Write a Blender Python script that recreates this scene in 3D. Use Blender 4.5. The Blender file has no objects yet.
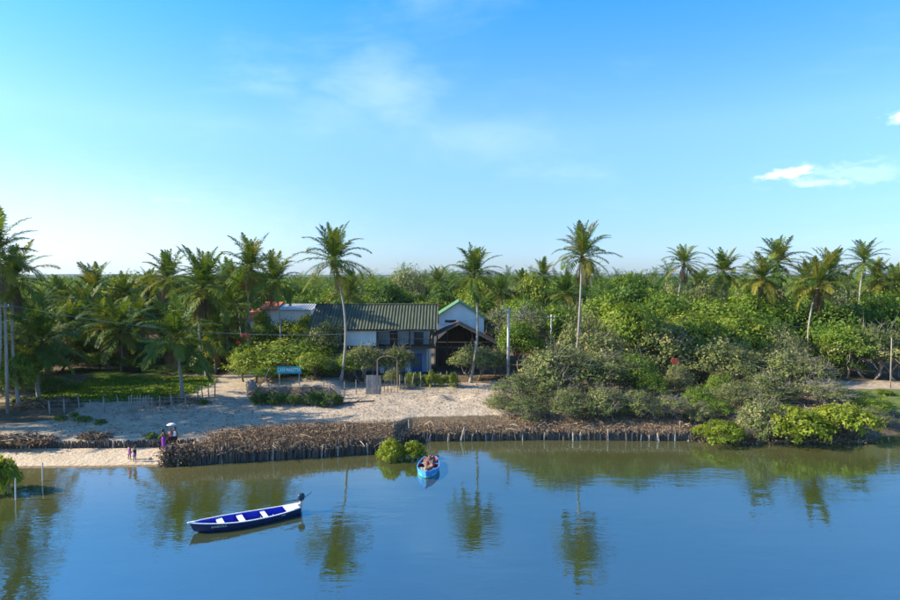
import bpy, bmesh, math, random
import numpy as np
from mathutils import Vector, Matrix

R = math.radians
rng = np.random.default_rng(7)
random.seed(7)
SC = bpy.context.scene
COL = SC.collection

# ------------------------------------------------------------------ camera
CAM_H, FPX, HORIZON = 14.0, 620.0, 277.0          # metres, focal length in photo pixels, horizon row
PITCH = math.atan((300 - HORIZON) / FPX)
cam = bpy.data.cameras.new('camera')
cam.sensor_width = 36.0
cam.lens = FPX / 900.0 * 36.0
cam.clip_start = 0.5
cam.clip_end = 20000
camo = bpy.data.objects.new('camera', cam)
camo.location = (0, 0, CAM_H)
camo.rotation_euler = (math.pi / 2 - PITCH, 0, 0)
COL.objects.link(camo)
SC.camera = camo

# ------------------------------------------------------------------ sun, sky, exposure
SUN_EL, SUN_AZ = 32.0, -92.0                       # azimuth measured from +Y towards +X: the sun is to the left
sun_dir = Vector((math.sin(R(SUN_AZ)) * math.cos(R(SUN_EL)), math.cos(R(SUN_AZ)) * math.cos(R(SUN_EL)), math.sin(R(SUN_EL))))
sl = bpy.data.lights.new('sun', 'SUN')
sl.energy = 5.0
sl.angle = R(0.55)
sl.color = (1.0, 0.86, 0.64)
so = bpy.data.objects.new('sun', sl)
so.rotation_euler = (-sun_dir).to_track_quat('-Z', 'Y').to_euler()
so.location = (-60, 20, 60)
COL.objects.link(so)

world = bpy.data.worlds.new('World')
SC.world = world
world.use_nodes = True
wn, wl = world.node_tree.nodes, world.node_tree.links
wn.clear()
w_out = wn.new('ShaderNodeOutputWorld')
w_bg = wn.new('ShaderNodeBackground')
w_bg.inputs[1].default_value = 0.15
w_sky = wn.new('ShaderNodeTexSky')
w_sky.sky_type = 'NISHITA'
w_sky.sun_disc = False
w_sky.sun_elevation = R(SUN_EL)
w_sky.sun_rotation = R(SUN_AZ)
w_sky.altitude = 10
w_sky.air_density = 0.8
w_sky.dust_density = 0.7
w_sky.ozone_density = 3.0


def wnode(t, **kw):
    n = wn.new(t)
    for k, v in kw.items():
        setattr(n, k, v)
    return n


def wmath(op, a, b=None):
    n = wnode('ShaderNodeMath', operation=op)
    for i, v in enumerate((a, b)):
        if v is None:
            continue
        if isinstance(v, (int, float)):
            n.inputs[i].default_value = v
        else:
            wl.new(v, n.inputs[i])
    return n.outputs[0]


def wramp(fac, lo, hi):
    n = wnode('ShaderNodeMapRange', interpolation_type='SMOOTHSTEP')
    wl.new(fac, n.inputs[0])
    n.inputs[1].default_value = lo
    n.inputs[2].default_value = hi
    return n.outputs[0]


w_hsv = wnode('ShaderNodeHueSaturation')
w_hsv.inputs['Hue'].default_value = 0.5
w_hsv.inputs['Saturation'].default_value = 1.08
w_hsv.inputs['Value'].default_value = 1.72
wl.new(w_sky.outputs[0], w_hsv.inputs['Color'])
w_tc = wnode('ShaderNodeTexCoord')
w_sep = wnode('ShaderNodeSeparateXYZ')
wl.new(w_tc.outputs['Generated'], w_sep.inputs[0])
az = wmath('ARCTAN2', w_sep.outputs[0], w_sep.outputs[1])
el = wmath('ARCSINE', w_sep.outputs[2])
w_co = wnode('ShaderNodeCombineXYZ')
wl.new(az, w_co.inputs[0])
wl.new(el, w_co.inputs[1])


def wnoise(scale_xyz, loc, detail=6, rough=0.6, dist=0.6):
    m = wnode('ShaderNodeMapping')
    m.inputs['Scale'].default_value = scale_xyz
    m.inputs['Location'].default_value = loc
    wl.new(w_co.outputs[0], m.inputs[0])
    n = wnode('ShaderNodeTexNoise')
    n.inputs['Scale'].default_value = 1.0
    n.inputs['Detail'].default_value = detail
    n.inputs['Roughness'].default_value = rough
    n.inputs['Distortion'].default_value = dist
    wl.new(m.outputs[0], n.inputs['Vector'])
    return n.outputs[0]


def wblob(a0, e0, sa, se):
    da = wmath('DIVIDE', wmath('SUBTRACT', az, a0), sa)
    de = wmath('DIVIDE', wmath('SUBTRACT', el, e0), se)
    return wmath('SUBTRACT', 1.0, wmath('SQRT', wmath('ADD', wmath('POWER', wmath('ABSOLUTE', da), 2.0), wmath('POWER', wmath('ABSOLUTE', de), 2.0))))


puff = wnoise((34, 85, 1), (3.1, 1.7, 0))
cl = None
for (px_, py_, wa, he, amt) in ((785, 187, .046, .0125, .9), (820, 196, .075, .009, .35), (898, 146, .03, .014, .7), (840, 190, .15, .025, .18),
                                (165, 207, .10, .005, .22), (-160, 190, .2, .02, .4)):
    b = wblob(math.atan((px_ - 450) / FPX), math.atan((HORIZON - py_) / FPX), wa, he)
    s = wmath('MULTIPLY', wramp(wmath('ADD', b, wmath('MULTIPLY', wmath('SUBTRACT', puff, 0.5), 2.4)), 0.15, 0.95), amt)
    cl = s if cl is None else wmath('MAXIMUM', cl, s)
cirrus = wmath('MULTIPLY', wramp(wnoise((3.0, 9, 1), (0.35, 4.2, 0), 7, 0.6, 0.35), 0.5, 0.95), 0.22)
cl = wmath('MAXIMUM', cl, cirrus)
# faint wisps high in the middle
wisp = wnoise((9, 22, 1), (1.3, 0.4, 0), 8, 0.62, 0.5)
for (px_, py_, wa, he, amt) in ((385, 92, .13, .075, .20), (345, 118, .10, .05, .12), (480, 140, .18, .05, .12)):
    b = wblob(math.atan((px_ - 450) / FPX), math.atan((HORIZON - py_) / FPX), wa, he)
    cl = wmath('MAXIMUM', cl, wmath('MULTIPLY', wramp(wmath('ADD', b, wmath('MULTIPLY', wmath('SUBTRACT', wisp, 0.5), 1.6)), -0.1, 1.3), amt))
# thin bright veil low on the sun's side
veil = wblob(math.atan((20 - 450) / FPX), math.atan((HORIZON - 248) / FPX), .60, .15)
cl = wmath('MAXIMUM', cl, wmath('MULTIPLY', wramp(wmath('ADD', veil, wmath('MULTIPLY', wmath('SUBTRACT', puff, 0.5), .25)), 0.0, 1.0), .32))
w_mix = wnode('ShaderNodeMix', data_type='RGBA')
wl.new(cl, w_mix.inputs[0])
# one grade for the whole sky dome, by height above the horizon only: deeper and more cyan overhead, paler low down
w_el = wnode('ShaderNodeMapRange')
wl.new(el, w_el.inputs[0])
w_el.inputs[1].default_value = 0.0
w_el.inputs[2].default_value = R(60)
w_gr = wnode('ShaderNodeValToRGB')
w_e = w_gr.color_ramp.elements
w_e.new(0.3)
w_e.new(0.55)
w_e.new(0.9)
for q_, (pos_, c_) in enumerate(((0.0, (.27, .31, .40)), (0.07, (.31, .36, .42)), (0.215, (.46, .55, .54)), (0.4, (.17, .55, .645)), (1.0, (.26, .46, .68)))):
    w_e[q_].position = pos_
    w_e[q_].color = (*c_, 1)
wl.new(w_el.outputs[0], w_gr.inputs[0])
w_tint = wnode('ShaderNodeMix', data_type='RGBA', blend_type='MULTIPLY')
w_tint.inputs[0].default_value = 1.0
wl.new(w_hsv.outputs[0], w_tint.inputs[6])
wl.new(w_gr.outputs[0], w_tint.inputs[7])
wl.new(w_tint.outputs[2], w_mix.inputs[6])
w_mix.inputs[7].default_value = (5.2, 5.7, 6.2, 1)
wl.new(w_mix.outputs[2], w_bg.inputs[0])
wl.new(w_bg.outputs[0], w_out.inputs[0])

SC.view_settings.view_transform = 'Standard'
SC.view_settings.look = 'None'
SC.view_settings.exposure = 1.05
SC.view_settings.gamma = 1.0
SC.cycles.max_bounces = 6
SC.cycles.transparent_max_bounces = 6

# ------------------------------------------------------------------ pixel -> world helpers


def ray(px, py):
    u, v = (px - 450) / FPX, (300 - py) / FPX
    f = Vector((0, math.cos(PITCH), -math.sin(PITCH)))
    up = Vector((0, math.sin(PITCH), math.cos(PITCH)))
    return f + Vector((1, 0, 0)) * u + up * v


def at_z(px, py, z):
    d = ray(px, py)
    return Vector((0, 0, CAM_H)) + d * ((z - CAM_H) / d.z)


def at_y(px, py, Y):
    d = ray(px, py)
    return Vector((0, 0, CAM_H)) + d * (Y / d.y)


def wx(px, Y):
    return (px - 450) / FPX * Y          # world x of a column at depth Y (the pitch is too small to matter)


# ------------------------------------------------------------------ mesh helpers
def link(o, parent=None):
    COL.objects.link(o)
    if parent is not None:
        o.parent = parent
    return o


def tag(o, label, cat, group=None, kind=None):
    if label:
        o['label'] = label
    if cat:
        o['category'] = cat
    if group:
        o['group'] = group
    if kind:
        o['kind'] = kind
    return o


def thing(name, label, cat, loc=(0, 0, 0), rz=0.0, group=None):
    o = bpy.data.objects.new(name, None)
    o.empty_display_size = 0.3
    o.location = loc
    o.rotation_euler = (0, 0, rz)
    link(o)
    return tag(o, label, cat, group)


class MB:
    def __init__(s):
        s.v, s.f = [], []

    def add(s, vs, fs):
        b = len(s.v)
        s.v += [tuple(p) for p in vs]
        s.f += [tuple(i + b for i in f) for f in fs]
        return s

    def box(s, x0, x1, y0, y1, z0, z1, M=None):
        vs = [Vector((x, y, z)) for x in (x0, x1) for y in (y0, y1) for z in (z0, z1)]
        if M is not None:
            vs = [M @ p for p in vs]
        return s.add(vs, [(0, 1, 3, 2), (4, 6, 7, 5), (0, 4, 5, 1), (2, 3, 7, 6), (0, 2, 6, 4), (1, 5, 7, 3)])

    def tube(s, pts, rad, n=6, cap=True):
        pts = [Vector(p) for p in pts]
        if not hasattr(rad, '__len__'):
            rad = [rad] * len(pts)
        b = len(s.v)
        prev = None
        for i, p in enumerate(pts):
            t = (pts[min(i + 1, len(pts) - 1)] - pts[max(i - 1, 0)])
            if t.length < 1e-9:
                t = Vector((0, 0, 1))
            t.normalize()
            if prev is None:
                a = Vector((1, 0, 0)) if abs(t.x) < 0.8 else Vector((0, 1, 0))
            else:
                a = prev
            u = (a - t * a.dot(t)).normalized()
            w = t.cross(u)
            prev = u
            for k in range(n):
                an = 2 * math.pi * k / n
                s.v.append(tuple(p + (u * math.cos(an) + w * math.sin(an)) * rad[i]))
        for i in range(len(pts) - 1):
            for k in range(n):
                k2 = (k + 1) % n
                s.f.append((b + i * n + k, b + i * n + k2, b + (i + 1) * n + k2, b + (i + 1) * n + k))
        if cap:
            s.f.append(tuple(b + k for k in range(n))[::-1])
            s.f.append(tuple(b + (len(pts) - 1) * n + k for k in range(n)))
        return s

    def loft(s, rings, cap=True):
        b = len(s.v)
        n = len(rings[0])
        for r in rings:
            s.v += [tuple(p) for p in r]
        for i in range(len(rings) - 1):
            for k in range(n):
                k2 = (k + 1) % n
                s.f.append((b + i * n + k, b + i * n + k2, b + (i + 1) * n + k2, b + (i + 1) * n + k))
        if cap:
            s.f.append(tuple(b + k for k in range(n))[::-1])
            s.f.append(tuple(b + (len(rings) - 1) * n + k for k in range(n)))
        return s

    def mesh(s, name, mat, smooth=False):
        me = bpy.data.meshes.new(name)
        me.from_pydata(s.v, [], s.f)
        me.materials.append(mat)
        if smooth:
            me.polygons.foreach_set('use_smooth', [True] * len(me.polygons))
        me.update()
        return me

    def build(s, name, mat, parent=None, loc=None, smooth=False):
        o = bpy.data.objects.new(name, s.mesh(name, mat, smooth))
        link(o, parent)
        if loc is not None:
            o.location = loc
        return o


def ell(cx, cy, cz, a, b, n=10):
    return [(cx + a * math.cos(2 * math.pi * k / n), cy + b * math.sin(2 * math.pi * k / n), cz) for k in range(n)]


def np_mesh(name, verts, faces, mats, tone=None, smooth=False, mat_idx=None):
    """verts (N,3); faces (M,k) with constant k; tone: one value per vertex"""
    me = bpy.data.meshes.new(name)
    verts = np.asarray(verts, np.float32)
    faces = np.asarray(faces, np.int32)
    k = faces.shape[1]
    me.vertices.add(len(verts))
    me.vertices.foreach_set('co', verts.ravel())
    me.loops.add(faces.size)
    me.loops.foreach_set('vertex_index', faces.ravel())
    me.polygons.add(len(faces))
    me.polygons.foreach_set('loop_start', np.arange(0, faces.size, k, dtype=np.int32))
    if mat_idx is not None:
        me.polygons.foreach_set('material_index', np.asarray(mat_idx, np.int32))
    if smooth:
        me.polygons.foreach_set('use_smooth', np.ones(len(faces), bool))
    for m in (mats if isinstance(mats, (list, tuple)) else [mats]):
        me.materials.append(m)
    if tone is not None:
        a = me.attributes.new('tone', 'FLOAT', 'POINT')
        a.data.foreach_set('value', np.asarray(tone, np.float32))
    me.update(calc_edges=True)
    return me


# ------------------------------------------------------------------ materials
def material(name):
    m = bpy.data.materials.new(name)
    m.use_nodes = True
    nt = m.node_tree
    nt.nodes.clear()
    return m, nt.nodes, nt.links


def ramp(nodes, stops):
    n = nodes.new('ShaderNodeValToRGB')
    e = n.color_ramp.elements
    while len(e) < len(stops):
        e.new(0.5)
    for i, (p, c) in enumerate(stops):
        e[i].position = p
        e[i].color = (*c, 1)
    return n


def plain(name, c1, c2=None, scale=3.0, rough=0.8, bump=0.0, bscale=None, metal=0.0, stretch=(1, 1, 1), spec=0.3):
    """noise-mottled surface"""
    m, N, L = material(name)
    out = N.new('ShaderNodeOutputMaterial')
    b = N.new('ShaderNodeBsdfPrincipled')
    b.inputs['Roughness'].default_value = rough
    b.inputs['Metallic'].default_value = metal
    b.inputs['Specular IOR Level'].default_value = spec
    c2 = c2 or tuple(x * 0.6 for x in c1)
    tc = N.new('ShaderNodeTexCoord')
    mp = N.new('ShaderNodeMapping')
    mp.inputs['Scale'].default_value = stretch
    L.new(tc.outputs['Object'], mp.inputs[0])
    nz = N.new('ShaderNodeTexNoise')
    nz.inputs['Scale'].default_value = scale
    nz.inputs['Detail'].default_value = 6
    nz.inputs['Roughness'].default_value = 0.65
    L.new(mp.outputs[0], nz.inputs['Vector'])
    oi = N.new('ShaderNodeObjectInfo')
    ad = N.new('ShaderNodeMath')
    ad.operation = 'MULTIPLY_ADD'
    L.new(oi.outputs['Random'], ad.inputs[0])
    ad.inputs[1].default_value = 0.16
    L.new(nz.outputs[0], ad.inputs[2])
    r = ramp(N, [(0.38, c2), (0.72, c1)])
    L.new(ad.outputs[0], r.inputs[0])
    L.new(r.outputs[0], b.inputs['Base Color'])
    if bump:
        bp = N.new('ShaderNodeBump')
        bp.inputs['Strength'].default_value = bump
        bp.inputs['Distance'].default_value = 0.05
        nb = N.new('ShaderNodeTexNoise')
        nb.inputs['Scale'].default_value = bscale or scale * 3
        L.new(mp.outputs[0], nb.inputs['Vector'])
        L.new(nb.outputs[0], bp.inputs['Height'])
        L.new(bp.outputs[0], b.inputs['Normal'])
    L.new(b.outputs[0], out.inputs[0])
    return m


def leafmat(name, stops, trans=0.35, rough=0.5, obj_var=0.25):
    """tone attribute + per-object random drive the leaf's own colour"""
    m, N, L = material(name)
    out = N.new('ShaderNodeOutputMaterial')
    at = N.new('ShaderNodeAttribute')
    at.attribute_name = 'tone'
    oi = N.new('ShaderNodeObjectInfo')
    ad = N.new('ShaderNodeMath')
    ad.operation = 'MULTIPLY_ADD'
    L.new(oi.outputs['Random'], ad.inputs[0])
    ad.inputs[1].default_value = obj_var
    sub = N.new('ShaderNodeMath')
    sub.operation = 'SUBTRACT'
    L.new(at.outputs['Fac'], sub.inputs[0])
    sub.inputs[1].default_value = obj_var * 0.5
    L.new(sub.outputs[0], ad.inputs[2])
    r = ramp(N, stops)
    L.new(ad.outputs[0], r.inputs[0])
    b = N.new('ShaderNodeBsdfPrincipled')
    b.inputs['Roughness'].default_value = rough
    b.inputs['Specular IOR Level'].default_value = 0.14
    L.new(r.outputs[0], b.inputs['Base Color'])
    t = N.new('ShaderNodeBsdfTranslucent')
    hs = N.new('ShaderNodeHueSaturation')
    hs.inputs['Hue'].default_value = 0.485
    hs.inputs['Saturation'].default_value = 1.1
    hs.inputs['Value'].default_value = 1.35
    L.new(r.outputs[0], hs.inputs['Color'])
    L.new(hs.outputs[0], t.inputs[0])
    mx = N.new('ShaderNodeMixShader')
    mx.inputs[0].default_value = trans
    L.new(b.outputs[0], mx.inputs[1])
    L.new(t.outputs[0], mx.inputs[2])
    L.new(mx.outputs[0], out.inputs[0])
    return m


M = {}
M['leaf_dark'] = leafmat('leaf_dark', [(0.0, (.028, .070, .012)), (0.6, (.066, .135, .018)), (1.0, (.150, .210, .032))], trans=0.24)
M['leaf_green'] = leafmat('leaf_green', [(0.0, (.046, .100, .012)), (0.55, (.120, .200, .020)), (1.0, (.250, .290, .045))], trans=0.26)
M['leaf_lime'] = leafmat('leaf_lime', [(0.0, (.078, .138, .016)), (0.5, (.185, .250, .030)), (1.0, (.330, .350, .060))], trans=0.3)
M['leaf_olive'] = leafmat('leaf_olive', [(0.0, (.062, .092, .028)), (0.5, (.155, .185, .056)), (0.85, (.265, .270, .098)), (1.0, (.370, .290, .140))], trans=0.24)
M['leaf_mangrove'] = leafmat('leaf_mangrove', [(0.0, (.100, .155, .014)), (0.5, (.215, .275, .028)), (1.0, (.340, .350, .055))], trans=0.4)
M['leaf_red'] = leafmat('leaf_red', [(0.0, (.36, .03, .02)), (1.0, (.60, .11, .05))], trans=0.3)
M['frond'] = leafmat('frond', [(0.0, (.032, .078, .014)), (0.5, (.085, .145, .022)), (1.0, (.210, .235, .040))], trans=0.3, obj_var=0.55)
M['frond_yellow'] = leafmat('frond_yellow', [(0.0, (.110, .130, .020)), (0.6, (.210, .205, .032)), (1.0, (.330, .270, .055))], trans=0.35, obj_var=0.4)
M['frond_dry'] = leafmat('frond_dry', [(0.0, (.080, .055, .030)), (0.6, (.170, .120, .065)), (1.0, (.270, .200, .120))], trans=0.2, obj_var=0.4)
M['bark_palm'] = plain('bark_palm', (.36, .33, .30), (.20, .18, .16), 2.5, 0.9, 0.6, 8, stretch=(1, 1, 4))
M['bark'] = plain('bark', (.20, .16, .12), (.09, .07, .055), 3, 0.9, 0.5)
M['twig'] = plain('twig', (.29, .26, .23), (.15, .13, .115), 2, 0.9)
M['stake'] = plain('stake', (.105, .090, .080), (.028, .025, .024), 3.5, 0.9, 0.6, 12, stretch=(1, 1, .4))
M['stake_pale'] = plain('stake_pale', (.38, .33, .28), (.18, .15, .13), 4, 0.9, 0.5, 12)
M['husk'] = leafmat('husk', [(0.0, (.070, .048, .032)), (0.5, (.225, .155, .100)), (0.85, (.370, .275, .190)), (1.0, (.50, .41, .31))], trans=0.1, rough=0.8)
M['plaster'] = plain('plaster', (.82, .82, .82), (.66, .67, .68), 0.8, 0.85)
M['plaster_blue'] = plain('plaster_blue', (.30, .45, .62), (.22, .34, .50), 1.2, 0.85)
M['plaster_shaded'] = plain('plaster_shaded', (.40, .46, .52), (.28, .33, .38), 1.2, 0.85)  # white plaster with the recessed balcony's bluish shade put into the colour
M['wood_dark'] = plain('wood_dark', (.090, .062, .042), (.045, .032, .024), 4, 0.8, stretch=(1, 1, .3))
M['wood'] = plain('wood', (.30, .21, .13), (.16, .11, .07), 4, 0.8, stretch=(1, 1, .3))
M['wood_grey'] = plain('wood_grey', (.34, .30, .27), (.17, .15, .135), 5, 0.9, stretch=(1, 1, .3))
M['concrete'] = plain('concrete', (.52, .51, .49), (.40, .39, .38), 3, 0.9)
M['roof_green'] = plain('roof_green', (.066, .080, .050), (.022, .029, .021), .9, 0.75, stretch=(3, .5, .5))
M['trim_green'] = plain('trim_green', (.10, .22, .09), (.06, .14, .06), 2, 0.7)
M['tile_orange'] = plain('tile_orange', (.62, .17, .07), (.40, .10, .05), 2, 0.85, 0.4, 8)
M['tile_brown'] = plain('tile_brown', (.115, .070, .050), (.045, .030, .026), 1.6, 0.9, 0.6, 6)
M['door_blue'] = plain('door_blue', (.05, .14, .36), (.035, .10, .27), 3, 0.6)
M['glass'] = plain('glass', (.02, .03, .04), (.015, .02, .03), 3, 0.12, spec=0.5)
M['sign_teal'] = plain('sign_teal', (.03, .36, .40), (.025, .29, .33), 3, 0.5)
M['white'] = plain('white', (.82, .82, .80), (.68, .68, .66), 4, 0.5)
M['wire'] = plain('wire', (.32, .34, .36), (.26, .28, .30), 4, 0.6)
M['boat_navy'] = plain('boat_navy', (.009, .014, .070), (.004, .007, .030), 2.5, 0.35, spec=0.5)
M['boat_blue'] = plain('boat_blue', (.018, .030, .58), (.012, .018, .40), 2.5, 0.45)
M['boat_white'] = plain('boat_white', (.74, .77, .80), (.42, .46, .54), 6, 0.45)
M['boat_sky'] = plain('boat_sky', (.06, .30, .66), (.04, .20, .52), 3, 0.45)
M['boat_cyan'] = plain('boat_cyan', (.18, .62, .70), (.12, .50, .60), 3, 0.45)
M['boat_red'] = plain('boat_red', (.55, .045, .035), (.32, .03, .03), 4, 0.6)
M['net'] = plain('net', (.27, .14, .11), (.085, .05, .045), 9, 0.95, 0.8, 24)
M['canvas'] = plain('canvas', (.36, .31, .25), (.22, .19, .15), 5, 0.9)
M['motor'] = plain('motor', (.025, .045, .085), (.018, .03, .06), 5, 0.4)
M['motor_leg'] = plain('motor_leg', (.62, .56, .50), (.48, .43, .38), 5, 0.6)
M['rock'] = plain('rock', (.30, .26, .22), (.17, .15, .13), 2, 0.9, 0.6)
M['red_paint'] = plain('red_paint', (.78, .12, .06), (.62, .08, .04), 3, 0.6)
M['skin'] = plain('skin', (.17, .085, .050), (.14, .068, .040), 6, 0.6)
M['hair'] = plain('hair', (.012, .010, .009), (.008, .007, .006), 20, 0.6)
M['cloth_purple'] = plain('cloth_purple', (.34, .035, .52), (.25, .025, .42), 6, 0.85)
M['cloth_dark'] = plain('cloth_dark', (.028, .022, .030), (.018, .014, .018), 6, 0.85)
M['cloth_white'] = plain('cloth_white', (.72, .80, .82), (.58, .66, .70), 6, 0.85)
M['cloth_rose'] = plain('cloth_rose', (.52, .24, .25), (.42, .18, .20), 6, 0.85)
M['cloth_pink'] = plain('cloth_pink', (.60, .24, .42), (.48, .18, .34), 6, 0.85)
M['cloth_indigo'] = plain('cloth_indigo', (.12, .11, .42), (.08, .08, .32), 6, 0.85)
M['cloth_lavender'] = plain('cloth_lavender', (.46, .30, .78), (.36, .22, .66), 6, 0.85)
M['blue_plastic'] = plain('blue_plastic', (.03, .14, .72), (.025, .11, .58), 6, 0.4)
M['parasol'] = plain('parasol', (.80, .70, .68), (.70, .55, .55), 2, 0.8)
M['leather_tan'] = plain('leather_tan', (.30, .22, .15), (.2, .14, .1), 6, 0.8)


def ground_material():
    m, N, L = material('ground')
    out = N.new('ShaderNodeOutputMaterial')
    b = N.new('ShaderNodeBsdfPrincipled')
    b.inputs['Roughness'].default_value = 0.95
    b.inputs['Specular IOR Level'].default_value = 0.15
    tc = N.new('ShaderNodeTexCoord')

    def noise(s, d=6, rough=0.6):
        n = N.new('ShaderNodeTexNoise')
        n.inputs['Scale'].default_value = s
        n.inputs['Detail'].default_value = d
        n.inputs['Roughness'].default_value = rough
        L.new(tc.outputs['Object'], n.inputs['Vector'])
        return n.outputs[0]

    def mix(fac, a, c):
        x = N.new('ShaderNodeMix')
        x.data_type = 'RGBA'
        L.new(fac, x.inputs[0])
        L.new(a, x.inputs[6])
        L.new(c, x.inputs[7])
        return x.outputs[2]

    def attr(nm):
        a = N.new('ShaderNodeAttribute')
        a.attribute_name = nm
        return a.outputs['Fac']

    def edge(a, s, amt=0.7):
        n = noise(s, 8, 0.7)
        ma = N.new('ShaderNodeMath')
        ma.operation = 'MULTIPLY_ADD'
        L.new(n, ma.inputs[0])
        ma.inputs[1].default_value = amt
        L.new(a, ma.inputs[2])
        mr = N.new('ShaderNodeMapRange')
        L.new(ma.outputs[0], mr.inputs[0])
        mr.inputs[1].default_value = 0.5 + amt * 0.38
        mr.inputs[2].default_value = 0.5 + amt * 0.62
        return mr.outputs[0]
    sand = ramp(N, [(0.3, (.22, .18, .135)), (0.5, (.385, .315, .24)), (0.72, (.50, .42, .33))])
    L.new(noise(0.8, 10, 0.75), sand.inputs[0])
    speck = ramp(N, [(0.60, (0, 0, 0)), (0.72, (1, 1, 1))])
    L.new(noise(7.0, 3, 0.6), speck.inputs[0])
    dirt = N.new('ShaderNodeRGB')
    dirt.outputs[0].default_value = (.20, .15, .105, 1)
    c = mix(speck.outputs[0], sand.outputs[0], dirt.outputs[0])
    clean = ramp(N, [(0.3, (.45, .355, .25)), (0.7, (.54, .44, .32))])
    L.new(noise(0.5, 4), clean.inputs[0])
    c = mix(attr('beach'), c, clean.outputs[0])
    wetc = N.new('ShaderNodeRGB')
    wetc.outputs[0].default_value = (.21, .155, .095, 1)
    c = mix(edge(attr('wet'), 1.2, .6), c, wetc.outputs[0])
    soil = ramp(N, [(0.3, (.075, .055, .036)), (0.6, (.155, .115, .075)), (0.8, (.22, .17, .115))])
    L.new(noise(1.6, 8, 0.7), soil.inputs[0])
    c = mix(edge(attr('soil'), 0.9), c, soil.outputs[0])
    gr = ramp(N, [(0.3, (.060, .105, .022)), (0.55, (.120, .180, .030)), (0.75, (.210, .220, .060))])
    L.new(noise(1.1, 8, 0.7), gr.inputs[0])
    c = mix(edge(attr('grass'), 1.3), c, gr.outputs[0])
    L.new(c, b.inputs['Base Color'])
    bp = N.new('ShaderNodeBump')
    bp.inputs['Strength'].default_value = 0.9
    bp.inputs['Distance'].default_value = 0.22
    L.new(noise(2.6, 7, 0.62), bp.inputs['Height'])
    L.new(bp.outputs[0], b.inputs['Normal'])
    L.new(b.outputs[0], out.inputs[0])
    return m


def water_material():
    m, N, L = material('water')
    out = N.new('ShaderNodeOutputMaterial')
    b = N.new('ShaderNodeBsdfPrincipled')
    b.inputs['Roughness'].default_value = 0.02
    b.inputs['IOR'].default_value = 4.8
    b.inputs['Specular Tint'].default_value = (.55, .82, 1.0, 1)
    b.inputs['Specular IOR Level'].default_value = 0.5
    tc = N.new('ShaderNodeTexCoord')

    def noise(sc, rot, d, rough, dist=0.0):
        mp = N.new('ShaderNodeMapping')
        mp.inputs['Scale'].default_value = sc
        mp.inputs['Rotation'].default_value = (0, 0, rot)
        L.new(tc.outputs['Object'], mp.inputs[0])
        n = N.new('ShaderNodeTexNoise')
        n.inputs['Scale'].default_value = 1
        n.inputs['Detail'].default_value = d
        n.inputs['Roughness'].default_value = rough
        n.inputs['Distortion'].default_value = dist
        L.new(mp.outputs[0], n.inputs['Vector'])
        return n.outputs[0]

    def mth(op, a, c):
        n = N.new('ShaderNodeMath')
        n.operation = op
        for i, v in enumerate((a, c)):
            if isinstance(v, (int, float)):
                n.inputs[i].default_value = v
            else:
                L.new(v, n.inputs[i])
        return n.outputs[0]
    # murky, silty river water, paler over the shallow sand
    body = ramp(N, [(0.3, (.036, .048, .012)), (0.7, (.050, .060, .015))])
    L.new(noise((.05, .08, 1), 0.2, 3, 0.5), body.inputs[0])
    sh = N.new('ShaderNodeAttribute')
    sh.attribute_name = 'shallow'
    mx = N.new('ShaderNodeMix')
    mx.data_type = 'RGBA'
    L.new(sh.outputs['Fac'], mx.inputs[0])
    L.new(body.outputs[0], mx.inputs[6])
    mx.inputs[7].default_value = (.130, .112, .048, 1)
    L.new(mx.outputs[2], b.inputs['Base Color'])
    # breeze patches x ripples
    patch = N.new('ShaderNodeMapRange')
    L.new(noise((.045, .11, 1), 0.15, 4, 0.55), patch.inputs[0])
    patch.inputs[1].default_value = 0.38
    patch.inputs[2].default_value = 0.66
    patch.inputs[3].default_value = 0.3
    patch.inputs[4].default_value = 1.25
    r1 = noise((.75, 1.9, 1), 0.12, 3, 0.55, 0.3)
    r2 = noise((2.6, 5.5, 1), -0.2, 2, 0.5)
    r0 = noise((.16, .38, 1), 0.3, 2, 0.5)
    h = mth('ADD', mth('MULTIPLY', r1, 0.6), mth('MULTIPLY', r2, 0.24))
    h = mth('MULTIPLY', h, patch.outputs[0])
    h = mth('ADD', h, mth('MULTIPLY', r0, 1.2))
    bp = N.new('ShaderNodeBump')
    bp.inputs['Strength'].default_value = 1.0
    bp.inputs['Distance'].default_value = 0.019
    L.new(h, bp.inputs['Height'])
    L.new(bp.outputs[0], b.inputs['Normal'])
    L.new(b.outputs[0], out.inputs[0])
    return m


M['ground'] = ground_material()
M['water'] = water_material()
M['hill'] = plain('hill', (.05, .085, .04), (.03, .055, .03), .02, 0.95)

# ------------------------------------------------------------------ terrain
_sh = [at_z(px, py, 0) for px, py in ((-60, 470), (0, 469), (90, 468.5), (160, 467), (166, 466), (240, 462), (320, 457), (392, 452), (402, 446), (413, 441.5),
                                     (550, 440), (690, 441), (760, 444), (868, 443), (882, 437), (905, 433), (960, 430))]
SHX = np.array([-3000, -60] + [p.x for p in _sh] + [80, 3000])
SHY = np.array([45, 45.3] + [p.y for p in _sh] + [60, 62])
X_REV = at_z(163, 467, 0).x       # left end of the first stake wall
X_GAP0, X_GAP1 = at_z(392, 452, 0).x, at_z(412, 441, 0).x
X_END = at_z(692, 441, 0).x       # right end of the second one


def shore(x):
    return np.interp(x, SHX, SHY)


def sstep(x, a, b):
    t = np.clip((x - a) / (np.asarray(b) - a), 0, 1)
    return t * t * (3 - 2 * t)


def vnoise(x, y, s, seed=0):
    """cheap smooth pseudo noise"""
    r = np.random.default_rng(seed)
    out = 0
    for k in range(5):
        a, ph, fr = r.uniform(0, 6.28), r.uniform(0, 6.28), r.uniform(.6, 1.7)
        out = out + np.sin((x * np.cos(a) + y * np.sin(a)) * fr * 6.28 / s + ph)
    return out / 5


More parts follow.
